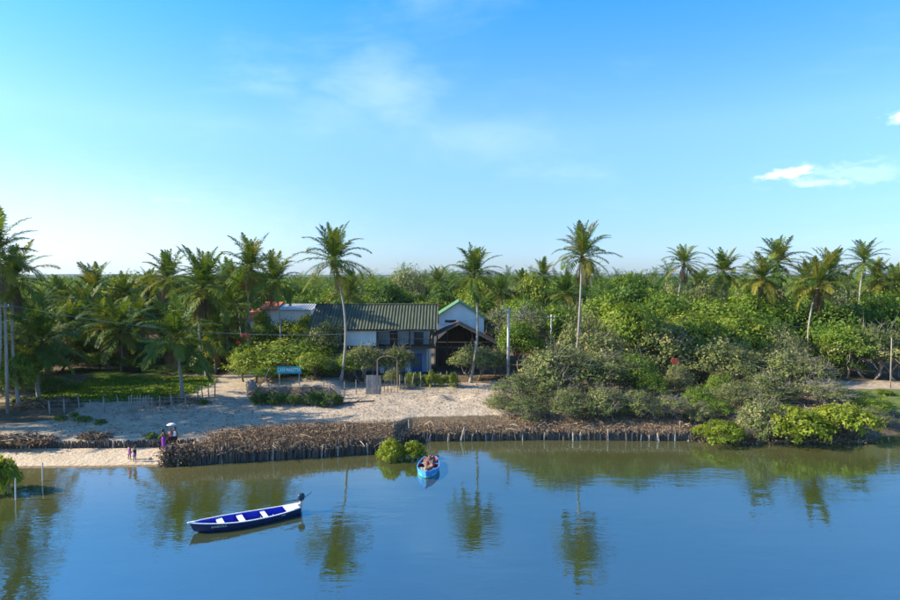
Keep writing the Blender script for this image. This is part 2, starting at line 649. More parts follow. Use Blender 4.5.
PA = ([-60, -6, -1.5, 0, 2.0, 3.9, 4.15, 4.3, 9, 14, 22], [-2.6, -1.8, -.35, -.01, .22, .36, .40, .92, 1.35, 1.62, 1.75])
PB = ([-60, -6, -1.5, 0.05, 0.22, .34, 1.2, 2.6, 4.4, 7, 14, 22], [-2.6, -1.8, -1.0, -.7, -.4, 1.05, 1.35, 1.72, 1.62, 1.5, 1.7, 1.85])
PC = ([-60, -6, -1.5, 0.05, 0.22, .34, 1.5, 3.5, 8, 14, 22], [-2.6, -1.8, -1.0, -.7, -.4, .72, 1.0, 1.4, 1.75, 1.75, 1.85])
PG = ([-60, -6, -1.5, 0, 2, 5, 9, 14, 22], [-2.6, -1.8, -.45, -.02, .75, 1.35, 1.55, 1.7, 1.85])
PD = ([-60, -6, -1.5, 0, 1.0, 4, 7, 14, 22], [-2.6, -1.8, -.45, -.02, .35, 1.1, 1.55, 1.8, 1.9])


def G(x, y):
    x = np.asarray(x, float)
    y = np.asarray(y, float)
    v = y - shore(x)
    a, b, c, g, d = [np.interp(v, *P) for P in (PA, PB, PC, PG, PD)]
    wB = sstep(x, X_REV - .15, X_REV + .25 + 3.6 * sstep(v, .5, 1.6))
    wC = sstep(x, X_GAP0 - .3, X_GAP1)
    wD = sstep(x, X_END - .3, X_END + .6)
    z = a
    z = z + (b - z) * wB
    z = z + (c - z) * wC
    z = z + (d - z) * wD
    land = sstep(v, 4.5, 8)
    z = z + land * (vnoise(x, y, 9, 1) * .13 + vnoise(x, y, 3.1, 2) * .07 * (1 - sstep(v, 20, 40)))
    # earthen terrace in front of the house garden
    bx = (sstep(x, -21.5, -20.2) * (1 - sstep(x, -12.8, -11.0)))
    z = z + bx * sstep(y, 63.2, 64.4) * .75 * (1 - sstep(y, 66, 95) * .5)
    # sandy hollow right of the garden gate
    hx, hy = 0.8, 62.0
    z = z - .55 * np.exp(-(((x - hx) / 1.0) ** 2 + ((y - hy) / 1.6) ** 2)) + .35 * np.exp(-(((x - hx + 1.9) / .9) ** 2 + ((y - hy) / 1.5) ** 2))
    # higher scrub bank right of the beach
    z = z + 1.0 * np.exp(-(((x - 13) / 9) ** 2 + ((y - 61) / 4.0) ** 2))
    # far plain rises imperceptibly
    z = z + np.clip(y - 400, 0, 4000) * 0.0006
    return z


def g(x, y):
    return float(G(x, y))


def ground_at(px, py, z0):
    p = at_z(px, py, z0)
    for _ in range(4):
        p = at_z(px, py, g(p.x, p.y))
    return Vector((p.x, p.y, g(p.x, p.y)))



xs = np.concatenate([np.array([-3000, -1500, -800, -400, -200, -120, -90, -70]), np.arange(-60, 60.01, .42), np.array([70, 90, 120, 200, 400, 800, 1500, 3000])])
vs_ = np.concatenate([np.array([-200, -60, -20, -6, -3, -1.5, -.6]), np.array([0, .05, .22, .34, .6, .9]), np.arange(1.2, 40, .42), np.arange(41, 60, 1.5), np.array([65, 72, 80, 95, 115, 140, 180, 240, 340, 500, 800, 1300, 2200, 4200])])
vs_ = np.unique(np.concatenate([vs_, [3.9, 4.15, 4.3]]))
XX, VV = np.meshgrid(xs, vs_)
YY = VV + shore(XX)
ZZ = G(XX, YY)
nr, nc = XX.shape
idx = np.arange(nr * nc).reshape(nr, nc)
quads = np.stack([idx[:-1, :-1], idx[:-1, 1:], idx[1:, 1:], idx[1:, :-1]], -1).reshape(-1, 4)
gm = np_mesh('ground', np.stack([XX, YY, ZZ], -1).reshape(-1, 3), quads, M['ground'], smooth=True)


def img(px, py):
    """rows of the ground seen in the photo -> world"""
    return at_z(px, py, 1.6)


def region(x, y, cx, cy, rx, ry, p=4):
    return 1 - sstep((np.abs((x - cx) / rx) ** p + np.abs((y - cy) / ry) ** p) ** (1 / p), .8, 1.15)


VVf, XXf, YYf = VV.ravel(), XX.ravel(), YY.ravel()
grass = region(XXf, YYf, -35.0, 68.0, 7.6, 7.0) * .95
grass = np.maximum(grass, .55 * region(XXf, YYf, 47, 63, 8, 5))
grass = np.maximum(grass, .40 * region(XXf, YYf, -28.5, 52.6, 4.5, 1.2))
grass = np.maximum(grass, .42 * region(XXf, YYf, -3, 67, 7, 1.6))
forest = sstep(YYf - .04 * np.abs(XXf + 20), 68, 73)
path = region(XXf, YYf, -26, 70, 2.4, 14)
soil = np.maximum(forest * (1 - path), 0)
soil = np.maximum(soil, sstep(XXf, 7, 12) * sstep(VVf, 1.2, 2.5) * .62)
soil = np.maximum(soil, (1 - sstep(VVf, 2.4, 4.4)) * sstep(XXf, X_REV, X_REV + .4) * sstep(VVf, -.2, 0) * .9)
soil = np.maximum(soil, .95 * region(XXf, YYf, -16.3, 63.7, 4.8, 1.0))
soil = np.maximum(soil, .7 * region(XXf, YYf, -40.5, 57, 6, 4))
soil *= (1 - .9 * region(XXf, YYf, 46, 70, 7, 2.2))
soil[YYf > 95] = 1
beach = (1 - sstep(VVf, 4.0, 4.3)) * (1 - sstep(XXf, X_REV - .2, X_REV + .2))
for nm, arr in (('grass', grass), ('soil', soil), ('beach', beach), ('wet', (1 - sstep(VVf, .1, .9)) * sstep(VVf, -8, -6))):
    a = gm.attributes.new(nm, 'FLOAT', 'POINT')
    a.data.foreach_set('value', arr.astype(np.float32))
ground = link(bpy.data.objects.new('ground', gm))
ground['kind'] = 'structure'

# water sheet
wxs = np.concatenate([[-3000, -800, -200, -90], np.arange(-60, 60.1, 1.5), [90, 200, 800, 3000]])
wvs = np.array([-260, -60, -30, -16, -12, -9, -6, -4, -3, -2, -1.2, -.6, 0, .5, 1.2])
WX, WV = np.meshgrid(wxs, wvs)
WY = WV + shore(WX)
wi = np.arange(WX.size).reshape(WX.shape)
wq = np.stack([wi[:-1, :-1], wi[:-1, 1:], wi[1:, 1:], wi[1:, :-1]], -1).reshape(-1, 4)
wm = np_mesh('water', np.stack([WX, WY, WX * 0], -1).reshape(-1, 3), wq, M['water'], smooth=True)
sh_a = sstep(WV.ravel(), -13, 0) ** 1.3 * (1 - .45 * sstep(WX.ravel(), X_REV - 2, X_REV + 6)) * .9
wm.attributes.new('shallow', 'FLOAT', 'POINT').data.foreach_set('value', sh_a.astype(np.float32))
water = link(bpy.data.objects.new('water', wm))
water['kind'] = 'structure'

# low hills on the horizon
hx = np.linspace(-4200, 4200, 150)
hprof = 27 + 10 * vnoise(hx, hx * 0, 1500, 11) + 5 * vnoise(hx, hx * 0, 420, 12) + 2.0 * vnoise(hx, hx * 0, 90, 13)
hv, hf = [], []
for i, x in enumerate(hx):
    for (yy, k) in ((2650, 0), (2900, .6), (3150, 1.0), (3500, .9), (3900, .0)):
        hv.append((x, yy, -2 + k * (hprof[i] + 2)))
hn = np.arange(150 * 5).reshape(150, 5)
hq = np.stack([hn[:-1, :-1], hn[1:, :-1], hn[1:, 1:], hn[:-1, 1:]], -1).reshape(-1, 4)
ho = link(bpy.data.objects.new('hills', np_mesh('hills', np.array(hv), hq, M['hill'], smooth=True)))
ho['kind'] = 'structure'

# ------------------------------------------------------------------ foliage builders


def leaf_quads(pos, nrm, L, W, r):
    """diamond leaves: pos (n,3), nrm (n,3), length/width arrays"""
    n = len(pos)
    nrm = nrm / (np.linalg.norm(nrm, axis=1, keepdims=True) + 1e-9)
    rd = r.normal(size=(n, 3))
    u = np.cross(nrm, rd)
    u /= np.linalg.norm(u, axis=1, keepdims=True) + 1e-9
    w = np.cross(nrm, u)
    L = np.asarray(L).reshape(-1, 1)
    W = np.asarray(W).reshape(-1, 1)
    fold = nrm * (W * .25)
    v = np.stack([pos - u * L * .5, pos + w * W * .5 + fold, pos + u * L * .5, pos - w * W * .5 + fold], 1)
    f = np.arange(n * 4).reshape(n, 4)
    return v.reshape(-1, 3), f


def crown_leaves(lobes, n, L, r, flat=.8, under=.25, gap=.0, clump=20):
    """lobes: (cx,cy,cz,rad). leaves come in clumps on the lobes' shells."""
    lob = np.array(lobes, float)
    p = lob[:, 3] ** 2
    p /= p.sum()
    nc_ = max(8, n // clump)
    li = r.choice(len(lob), nc_, p=p)
    d = r.normal(size=(nc_, 3))
    d /= np.linalg.norm(d, axis=1, keepdims=True)
    neg = (d[:, 2] < -under)
    d[neg, 2] *= -1
    rad = lob[li, 3] * (r.uniform(.62, 1.08, nc_))
    cc = lob[li, :3] + d * rad[:, None] * np.array([1, 1, flat])
    tone_c = r.normal(.45, .16, nc_) + r.normal(0, .08, len(lob))[li]
    k = np.repeat(np.arange(nc_), clump)
    m = len(k)
    cs = lob[li, 3][k] * .15 + L * .55
    off = r.normal(size=(m, 3)) * cs[:, None] * np.array([.75, .75, .5])
    pos = cc[k] + off
    nrm = d[k] * 1.5 + np.array([0, 0, .35]) + r.normal(size=(m, 3)) * .55
    ln = L * np.clip(r.lognormal(-.05, .35, m), .4, 2.0)
    v, f = leaf_quads(pos, nrm, ln, ln * r.uniform(.42, .62, m), r)
    tone = np.repeat(np.clip(tone_c[k] + r.normal(0, .12, m), 0, 1), 4)
    return v, f, tone


def make_lobes(w, h, nl, r, lift=.35, rad=(.20, .32)):
    """lobes filling a dome of width w between lift*h and h"""
    out = []
    for i in range(nl):
        a = i * 2.39996 + r.uniform(-.4, .4)
        q = math.sqrt((i + .5) / nl) * r.uniform(.8, 1.05)
        rr = w * r.uniform(*rad)
        x = math.cos(a) * q * (w * .5 - rr * .8)
        y = math.sin(a) * q * (w * .5 - rr * .8)
        top = h - (h * (1 - lift)) * .62 * q ** 2.2
        z = top - rr * .75 - r.uniform(0, .12) * h
        z = max(z, lift * h)
        out.append((x, y, z, rr))
    return out


def limbs(lobes, h, r, r0, fork=.28, mb=None, stems=1, sides=5):
    mb = mb or MB()
    forks = []
    for s in range(stems):
        a = r.uniform(0, 6.28)
        sp = 0 if stems == 1 else h * .12
        b0 = Vector((math.cos(a) * sp, math.sin(a) * sp, -.25))
        fk = Vector((math.cos(a) * sp * 2 + r.uniform(-.1, .1) * h, math.sin(a) * sp * 2 + r.uniform(-.1, .1) * h, h * fork))
        mb.tube([b0, b0.lerp(fk, .5) + Vector((r.uniform(-.04, .04) * h, r.uniform(-.04, .04) * h, 0)), fk], [r0, r0 * .85, r0 * .72], sides + 1)
        forks.append(fk)
    for (x, y, z, rr) in lobes:
        fk = min(forks, key=lambda q: (q.x - x) ** 2 + (q.y - y) ** 2)
        e = Vector((x, y, z))
        m1 = fk.lerp(e, .5) + Vector((r.uniform(-.06, .06) * h, r.uniform(-.06, .06) * h, r.uniform(0, .08) * h))
        mb.tube([fk - Vector((0, 0, .05 * h)), m1, e], [r0 * .55, r0 * .36, r0 * .16], sides)
        for q in range(3):
            d = Vector((r.normal(), r.normal(), abs(r.normal()) + .2)).normalized() * rr * .95
            mb.tube([m1.lerp(e, .6), e.lerp(e + d, .5) + Vector((r.normal() * .08 * rr, r.normal() * .08 * rr, 0)), e + d], [r0 * .2, r0 * .13, r0 * .05], 3)
    return mb


def twig_mesh(lobes, n, r, rad=.018, length=(.6, 1.35)):
    mb = MB()
    lob = np.array(lobes)
    for i in range(n):
        c = lob[r.integers(len(lob))]
        d = Vector((r.normal(), r.normal(), r.normal() * .5 + .45)).normalized()
        p0 = Vector(c[:3]) + d * c[3] * .25
        l = c[3] * r.uniform(*length)
        pts = [p0]
        for s in range(3):
            d = (d + Vector((r.normal(), r.normal(), r.normal())) * .32).normalized()
            pts.append(pts[-1] + d * l / 3)
        mb.tube(pts, [rad, rad * .75, rad * .5, rad * .25], 3, cap=False)
    return mb


KINDS = {}


def make_kind(kind, leaf, w, h, nl, n, L, lift, seeds, twigs=0, bark='bark', r0=.16, stems=1, fork=.28, rad=(.20, .32), under=.25, flat=.8, trad=.018):
    out = []
    for sd in seeds:
        r = np.random.default_rng(sd)
        lobes = make_lobes(w, h, nl, r, lift, rad)
        v, f, t = crown_leaves(lobes, n, L, r, flat=flat, under=under)
        cm = np_mesh('crown', v, f, M[leaf], t)
        tm = limbs(lobes, h, r, r0, fork, stems=stems).mesh('trunk', M[bark], True)
        wm_ = twig_mesh(lobes, twigs, r, trad).mesh('twigs', M['twig']) if twigs else None
        out.append((cm, tm, wm_))
    KINDS[kind] = dict(v=out, w=w, h=h)


make_kind('mango', 'leaf_dark', 8, 7.5, 14, 8000, .26, .30, (1, 2), r0=.22)
make_kind('green', 'leaf_green', 8, 7, 13, 7400, .26, .44, (3, 4, 5), under=.12, flat=.68)
make_kind('lime', 'leaf_lime', 7, 5.5, 13, 7000, .24, .40, (6, 7, 31), under=.12, flat=.68)
make_kind('olive', 'leaf_olive', 7, 5, 13, 5600, .22, .36, (8, 9, 10), under=.12, flat=.7, twigs=220, stems=3, bark='twig', r0=.10, fork=.22)
make_kind('scrub', 'leaf_olive', 6, 3.4, 14, 6000, .18, .18, (11, 12), twigs=420, stems=4, bark='twig', r0=.07, fork=.18, rad=(.17, .27))
make_kind('scrubgreen', 'leaf_green', 6, 3.4, 14, 6500, .18, .14, (13, 14), twigs=160, stems=4, bark='twig', r0=.07, fork=.18, rad=(.17, .27))
make_kind('grey', 'leaf_olive', 6, 4.2, 12, 3000, .20, .20, (15, 16, 27), twigs=420, stems=4, bark='twig', r0=.085, fork=.2, rad=(.18, .28), trad=.022)
make_kind('mangrove', 'leaf_mangrove', 5, 2.3, 26, 6200, .17, .26, (17, 18, 19), twigs=60, stems=5, r0=.05, fork=.2, rad=(.10, .18), under=.15, flat=.6)
make_kind('mangrovelow', 'leaf_mangrove', 5, 2.3, 26, 6200, .20, .06, (28, 29, 30), twigs=60, stems=5, r0=.05, fork=.2, rad=(.10, .20), under=.35, flat=.75)
make_kind('weed', 'leaf_green', 2.2, 1.0, 9, 1100, .15, .15, (20, 21, 22), twigs=20, stems=3, r0=.02, rad=(.17, .27), under=.5)
make_kind('weedshaded', 'leaf_dark', 2.2, 1.0, 9, 1000, .15, .15, (32, 33), twigs=60, stems=3, r0=.02, rad=(.17, .27), under=.5)  # weed in darker leaves that stand in for the terrace's shade
make_kind('weedlime', 'leaf_lime', 2.2, 1.0, 9, 1100, .15, .15, (23, 24), twigs=20, stems=3, r0=.02, rad=(.17, .27), under=.5)


def place_tree(kind, x, y, w, h, label, cat, name, group=None, var=None, rz=None, z=None):
    K = KINDS[kind]
    var = random.randrange(len(K['v'])) if var is None else var % len(K['v'])
    cm, tm, wm_ = K['v'][var]
    e = thing(name, label, cat, (x, y, (g(x, y) if z is None else z)), random.uniform(0, 6.28) if rz is None else rz, group)
    e.scale = (w / K['w'], w / K['w'], h / K['h'])
    link(bpy.data.objects.new('crown', cm), e)
    link(bpy.data.objects.new('trunk', tm), e)
    if wm_ is not None:
        link(bpy.data.objects.new('twigs', wm_), e)
    return e


def tree_px(kind, px, top, wpx, Y, label, cat='tree', name='broadleaf_tree', group=None, var=None, sink=0.0):
    """crown top seen at row `top`, centred on column px, at depth Y"""
    x = wx(px, Y)
    zt = at_y(px, top, Y).z
    gz = g(x, Y)
    return place_tree(kind, x, Y, wpx / FPX * Y, max(zt - gz, .4) * 1.0, label, cat, name, group, var)


# ------------------------------------------------------------------ palms
FROND_EL = (84, 70, 55, 40, 24, 8, -10, -30)
FRONDS = {}


def frond_arrays(el0, length, droop, r, npair=42, sag=.32):
    S = 16
    pts, dirs = [np.zeros(3)], []
    el_ = math.radians(el0)
    yaw = 0.0
    yk = r.normal(0, .03)
    for i in range(S):
        t = i / S
        el_ -= droop * (0.35 + 1.5 * t) / S
        el_ = max(el_, math.radians(-86))
        yaw += yk
        d = np.array([math.cos(el_) * math.cos(yaw), math.cos(el_) * math.sin(yaw), math.sin(el_)])
        dirs.append(d)
        pts.append(pts[-1] + d * length / S)
    pts = np.array(pts)
    dirs.append(dirs[-1])
    dirs = np.array(dirs)
    V, F, T = [], [], []
    # rachis: a flat tapering three-sided strip
    b = 0
    for i in range(S + 1):
        wd = .055 * (1 - i / S) + .012
        side = np.cross(dirs[i], [0, 0, 1.0])
        side /= np.linalg.norm(side) + 1e-9
        upv = np.cross(side, dirs[i])
        V += [pts[i] + side * wd, pts[i] - side * wd, pts[i] - upv * wd]
        T += [.85] * 3
        if i:
            o = (i - 1) * 3
            for a_, c_ in ((0, 1), (1, 2), (2, 0)):
                F.append((o + a_, o + c_, o + 3 + c_, o + 3 + a_))
    base_tone = r.normal(.45, .08)
    for k in range(npair):
        t = .13 + .87 * (k + .5) / npair
        s = t * S
        i = min(int(s), S - 1)
        fr = s - i
        p = pts[i] * (1 - fr) + pts[i + 1] * fr
        d = dirs[i]
        side0 = np.cross(d, [0, 0, 1.0])
        side0 /= np.linalg.norm(side0) + 1e-9
        upv = np.cross(side0, d)
        ll = length * (.06 + .205 * math.sin(math.pi * min(1, (t * .86 + .16))) ** .8)
        for sg in (-1, 1):
            if r.random() < .09:
                continue
            lean = math.radians(62 - 34 * t + r.normal(0, 6))
            dv = side0 * sg * math.sin(lean) + d * math.cos(lean) + upv * (.22 + r.normal(0, .10))
            dv /= np.linalg.norm(dv)
            l = ll * r.uniform(.85, 1.12)
            mid = p + dv * l * .5 + np.array([0, 0, -sag * l * .18])
            tip = p + dv * l * .93 + np.array([0, 0, -sag * l * r.uniform(.7, 1.3)])
            wv = np.cross(dv, upv)
            wv /= np.linalg.norm(wv) + 1e-9
            wd = .044
            n0 = len(V)
            V += [p + wv * wd * .5, p - wv * wd * .5, mid - wv * wd, mid + wv * wd, tip - wv * .012, tip + wv * .012]
            tn = np.clip(base_tone + r.normal(0, .13) + .12 * (t - .5), 0, 1)
            T += [tn] * 6
            F += [(n0, n0 + 1, n0 + 2, n0 + 3), (n0 + 3, n0 + 2, n0 + 4, n0 + 5)]
    return np.array(V), np.array(F), np.array(T)


for mname in ('frond', 'frond_yellow', 'frond_dry'):
    for ei, e0 in enumerate(FROND_EL):
        lst = []
        for k in range(4):
            r = np.random.default_rng(100 + ei * 10 + k)
            dr = {84: .40, 70: .60, 55: .80, 40: .95, 24: 1.0, 8: 1.0, -10: .9, -30: .7}[e0] * r.uniform(.7, 1.35)
            if mname == 'frond_dry':
                v, f, t = frond_arrays(-38 - ei * 5, 3.4, 1.0, r, 20, 1.1)
            else:
                v, f, t = frond_arrays(e0, 4.4, dr, r)
            lst.append(np_mesh('frond', v, f, M[mname], t))
        FRONDS[mname, e0] = lst

nut = MB()
for (x, y, z) in ((.22, .1, -.28), (-.2, .16, -.3), (.05, -.24, -.26), (.28, -.12, -.42), (-.26, -.1, -.45), (0, .26, -.5), (.1, .02, -.52)):
    nut.loft([ell(x, y, z + dz * .15, max(.14 * math.sqrt(max(0, 1 - dz * dz)), .01), max(.14 * math.sqrt(max(0, 1 - dz * dz)), .01), 7) for dz in (-1, -.6, 0, .6, 1)])
M['nut'] = plain('nut', (.22, .17, .05), (.12, .09, .03), 5, .7)
NUT = nut.mesh('coconut_cluster', M['nut'], True)
heart = MB()
heart.loft([ell(0, 0, z, a, a, 8) for z, a in ((-.35, .12), (-.1, .19), (.15, .18), (.5, .10), (.9, .03))])
HEART = heart.mesh('crown_shaft', M['frond_dry'], True)


def palm_trunk(top, r, r_base=.17, r_top=.10, bow=.09):
    """top: vector from base to crown"""
    mb = MB()
    n = 22
    side = Vector((r.normal(), r.normal() * .4, 0))
    side = side.normalized() * top.length * bow
    pts, rad = [], []
    for i in range(n + 1):
        t = i / n
        q = Vector((top.x * (t ** 1.35), top.y * (t ** 1.35), -.3 + (top.z + .3) * t)) + side * math.sin(math.pi * t) * .7
        pts.append(q)
        rr = r_top + (r_base - r_top) * (1 - t) ** 1.2 + (.10 * max(0, 1 - t * 14))
        rad.append(rr * (1.05 if i % 2 else .95))
    mb.tube(pts, rad, 8)
    return mb.mesh('trunk', M['bark_palm'], True)


def palm(crown_px, crown_py, Y, label, base_px=None, base_dy=0.0, size=1.0, nf=26, seed=0, yellow=.12, dry=4, group='coconut palms', el_min=-40, lean=None, r_base=.17, drop=7.0):
    r = np.random.default_rng(1000 + seed)
    c = at_y(crown_px, crown_py + drop * 70.0 / Y, Y)
    bx = wx(base_px, Y) if base_px is not None else c.x + r.normal(0, .5)
    by = Y + base_dy
    bz = g(bx, by)
    e = thing('coconut_palm', label, 'palm tree', (bx, by, bz), 0, group)
    top = c - Vector((bx, by, bz))
    link(bpy.data.objects.new('trunk', palm_trunk(top, r, r_base)), e)
    s = link(bpy.data.objects.new('crown_shaft', HEART), e)
    s.location = top
    els = [q for q in FROND_EL if q >= el_min]
    wind = R(r.uniform(-2, 4))
    a0 = r.uniform(0, 6.28)
    nf = int(nf * 1.3)
    for i in range(nf):
        t = (i + .5) / nf
        e0 = els[min(int((t ** 1.12) * len(els)), len(els) - 1)]
        mname = 'frond_yellow' if r.random() < yellow * (.6 + .8 * t) else 'frond'
        o = link(bpy.data.objects.new('frond', FRONDS[mname, e0][r.integers(4)]), e)
        o.location = top + Vector((0, 0, .25 - .3 * t))
        sc = size * r.uniform(.85, 1.12) * (.86 if e0 == 84 else 1)
        o.scale = (sc, sc * (1 if r.random() < .5 else -1), sc)
        o.rotation_euler = (r.normal(0, .06), wind + r.normal(0, .06), a0 + i * 2.39996 + r.normal(0, .18))
    for i in range(dry):
        o = link(bpy.data.objects.new('dead_frond', FRONDS['frond_dry', FROND_EL[r.integers(3, 8)]][r.integers(4)]), e)
        o.location = top + Vector((0, 0, -.25))
        sc = size * r.uniform(.65, .95)
        o.scale = (sc, sc, sc)
        o.rotation_euler = (0, 0, r.uniform(0, 6.28))
    if size > .7:
        o = link(bpy.data.objects.new('coconut_cluster', NUT), e)
        o.location = top + Vector((0, 0, -.05))
        o.rotation_euler = (0, 0, r.uniform(0, 6))
    return e
# ------------------------------------------------------------------ buildings


def part(mb, name, mat, parent, smooth=False):
    return mb.build(name, M[mat], parent, smooth=smooth)


def corrugated(x0, x1, ya, za, yb, zb, pitch=.40, amp=.045, thick=.03):
    """sheet running from eave (ya,za) to ridge (yb,zb), ribs down the slope"""
    n = int((x1 - x0) / (pitch / 6))
    vs, fs = [], []
    nrm = Vector((0, -(zb - za), (yb - ya)))
    nrm = nrm.normalized() * (1 if nrm.z > 0 else -1)
    for i in range(n + 1):
        x = x0 + (x1 - x0) * i / n
        h = amp * math.sin(2 * math.pi * x / pitch)
        for (y, z) in ((ya, za), (yb, zb)):
            vs.append((x, y + nrm.y * h, z + nrm.z * h))
        for (y, z) in ((ya, za), (yb, zb)):
            vs.append((x, y + nrm.y * (h - thick), z + nrm.z * (h - thick)))
        if i:
            a, b = (i - 1) * 4, i * 4
            fs += [(a, b, b + 1, a + 1), (a + 2, a + 3, b + 3, b + 2), (a, a + 2, b + 2, b), (a + 1, b + 1, b + 3, a + 3)]
    return MB().add(vs, fs)


# --- long two-storey house with the dark green corrugated roof
HY = 77.0
k_ = HY / FPX


def hz(py, Y=HY):
    return at_y(450, py, Y).z


hx0, hx1 = wx(318, HY), wx(434, HY)
gz = g((hx0 + hx1) / 2, HY)
z_slab, z_eave, z_ridge = hz(347), hz(327.5), at_y(450, 304.5, HY + 4.2).z
house = thing('house', 'two-storey house with long dark green corrugated roof and shaded balcony', 'house', ((hx0 + hx1) / 2, HY, gz))
hc = Vector((-(hx0 + hx1) / 2, -HY, -gz))
xm = wx(376, HY)       # where the white upper wall ends and the balcony begins


def hb(x0, x1, y0, y1, z0, z1):
    o = MB()
    o.box(x0 + hc.x, x1 + hc.x, y0 + hc.y, y1 + hc.y, z0 + hc.z, z1 + hc.z)
    return o


BK = HY + 7.4
part(hb(hx0, hx0 + .2, HY + .0, BK, gz - .3, z_eave + .1), 'side_wall', 'plaster', house)
part(hb(hx1 - 1.0, hx1 - .8, HY + 2.2, BK, gz - .3, z_eave + .1), 'side_wall', 'plaster', house)
part(hb(hx0, hx1 - .8, BK, BK + .2, gz - .3, z_eave + .1), 'back_wall', 'plaster', house)
for gx in (hx0 + .02, hx1 - 1.0):
    gab = MB().add([(gx + hc.x, HY + hc.y, z_eave + hc.z + .1), (gx + hc.x, BK + hc.y, z_eave + hc.z + .1), (gx + hc.x, HY + 4.0 + hc.y, z_ridge + hc.z - .15),
             (gx + .18 + hc.x, HY + hc.y, z_eave + hc.z + .1), (gx + .18 + hc.x, BK + hc.y, z_eave + hc.z + .1), (gx + .18 + hc.x, HY + 4.0 + hc.y, z_ridge + hc.z - .15)],
            [(0, 1, 2), (5, 4, 3), (0, 3, 4, 1), (1, 4, 5, 2), (2, 5, 3, 0)])
    part(gab, 'gable', 'plaster', house)
part(hb(hx0 + .25, xm, HY, HY + .2, z_slab + .15, z_eave), 'upper_wall', 'plaster', house)
part(hb(xm + .01, hx1 - .8, HY + 2.1, HY + 2.3, z_slab + .1, z_eave), 'balcony_wall', 'plaster_shaded', house)
part(hb(hx0 + .25, hx1 - .8, HY + 2.32, HY + 2.5, gz - .3, z_slab - .2), 'lower_wall', 'plaster_blue', house)
part(hb(hx0 - .1, hx1 + .05, HY - .1, HY + 2.3, z_slab - .18, z_slab + .1), 'floor_slab', 'wood_dark', house)
for dx, w_ in ((1.5, 1.0), (4.6, 1.2)):
    f = part(hb(xm + dx, xm + dx + w_, HY + 2.04, HY + 2.12, z_slab + .12, z_slab + (2.0 if dx < 3 else 1.7)), 'door' if dx < 3 else 'window', 'wood_dark' if dx < 3 else 'glass', house)
for px_ in (377, 409.5, 433):
    part(hb(wx(px_, HY) - .09, wx(px_, HY) + .09, HY - .05, HY + .13, z_slab + .1, z_eave + .05), 'post', 'wood_dark', house)
for px_ in (326, 377, 430):
    part(hb(wx(px_, HY) - .12, wx(px_, HY) + .12, HY - .03, HY + .2, gz - .3, z_slab - .18), 'pillar', 'concrete', house)
rail = part(hb(xm, hx1 - .05, HY - .02, HY + .06, z_slab + .98, z_slab + 1.05), 'railing', 'wood', house)
nb = int((hx1 - xm) / .28)
for i in range(1, nb):
    xb = xm + (hx1 - xm) * i / nb
    part(hb(xb - .025, xb + .025, HY, HY + .045, z_slab + .1, z_slab + .98), 'baluster', 'wood_dark', house)
# ground floor: pale shutter, blue doors
part(hb(wx(404, HY), wx(409.6, HY), HY + .7, HY + .85, gz, gz + 2.9), 'shutter', 'plaster', house)
part(hb(wx(411, HY), wx(421, HY), HY + 2.24, HY + 2.32, gz, gz + 2.3), 'door', 'door_blue', house)
part(hb(wx(379, HY), wx(383, HY), HY + .7, HY + .85, gz, gz + 2.7), 'shutter', 'plaster', house)
part(hb(wx(340, HY), wx(350, HY), HY + 2.2, HY + 2.32, gz + .8, gz + 2.1), 'window', 'glass', house)
# window in the white upper wall, mostly behind the shrubs
wf = part(hb(wx(341, HY), wx(345, HY), HY - .03, HY + .02, z_slab + .5, z_eave - .15), 'brace', 'wood_dark', house)
rf = corrugated(wx(309, HY) + hc.x, wx(437.5, HY) + hc.x, HY - .75 + hc.y, z_eave + hc.z - .15, HY + 4.05 + hc.y, z_ridge + hc.z)
roof = part(rf, 'roof', 'roof_green', house)
rb = corrugated(wx(309, HY) + hc.x, wx(437.5, HY) + hc.x, HY + 8.6 + hc.y, z_eave + hc.z - .15, HY + 4.06 + hc.y, z_ridge + hc.z)
part(rb, 'roof_back', 'roof_green', house)
cap = MB()
cap.tube([(wx(309, HY) + hc.x, HY + 4.05 + hc.y, z_ridge + hc.z + .02), (wx(437.5, HY) + hc.x, HY + 4.05 + hc.y, z_ridge + hc.z + .02)], .13, 8)
part(cap, 'ridge_cap', 'roof_green', roof)
fas = hb(wx(309.5, HY), wx(437, HY), HY - .66, HY - .60, z_eave - .36, z_eave - .2)
part(fas, 'fascia', 'wood_dark', house)

# --- white gabled house behind
WY_ = 86.0
wa, wb, wc = wx(434, WY_), wx(459, WY_), wx(484, WY_)
zE, zA = at_y(450, 318.5, WY_).z, at_y(450, 302.5, WY_).z
gz2 = g(wb, WY_)
wh = thing('house', 'white gabled house with green roof edge behind the brown open shed', 'house', (wb, WY_, gz2))
o2 = Vector((-wb, -WY_, -gz2))
P5 = [(wa, gz2 - .3), (wc, gz2 - .3), (wc, zE), (wb, zA), (wa, zE)]
ring0 = [(x + o2.x, 0, z + o2.z) for x, z in P5]
ring1 = [(x + o2.x, 9.0, z + o2.z) for x, z in P5]
part(MB().loft([ring0, ring1]), 'wall', 'plaster', wh)
part(MB().box(wx(445, WY_) + o2.x, wx(456, WY_) + o2.x, -.03, .05, at_y(450, 322.5, WY_).z + o2.z, at_y(450, 320, WY_).z + o2.z), 'vent_window', 'glass', wh)
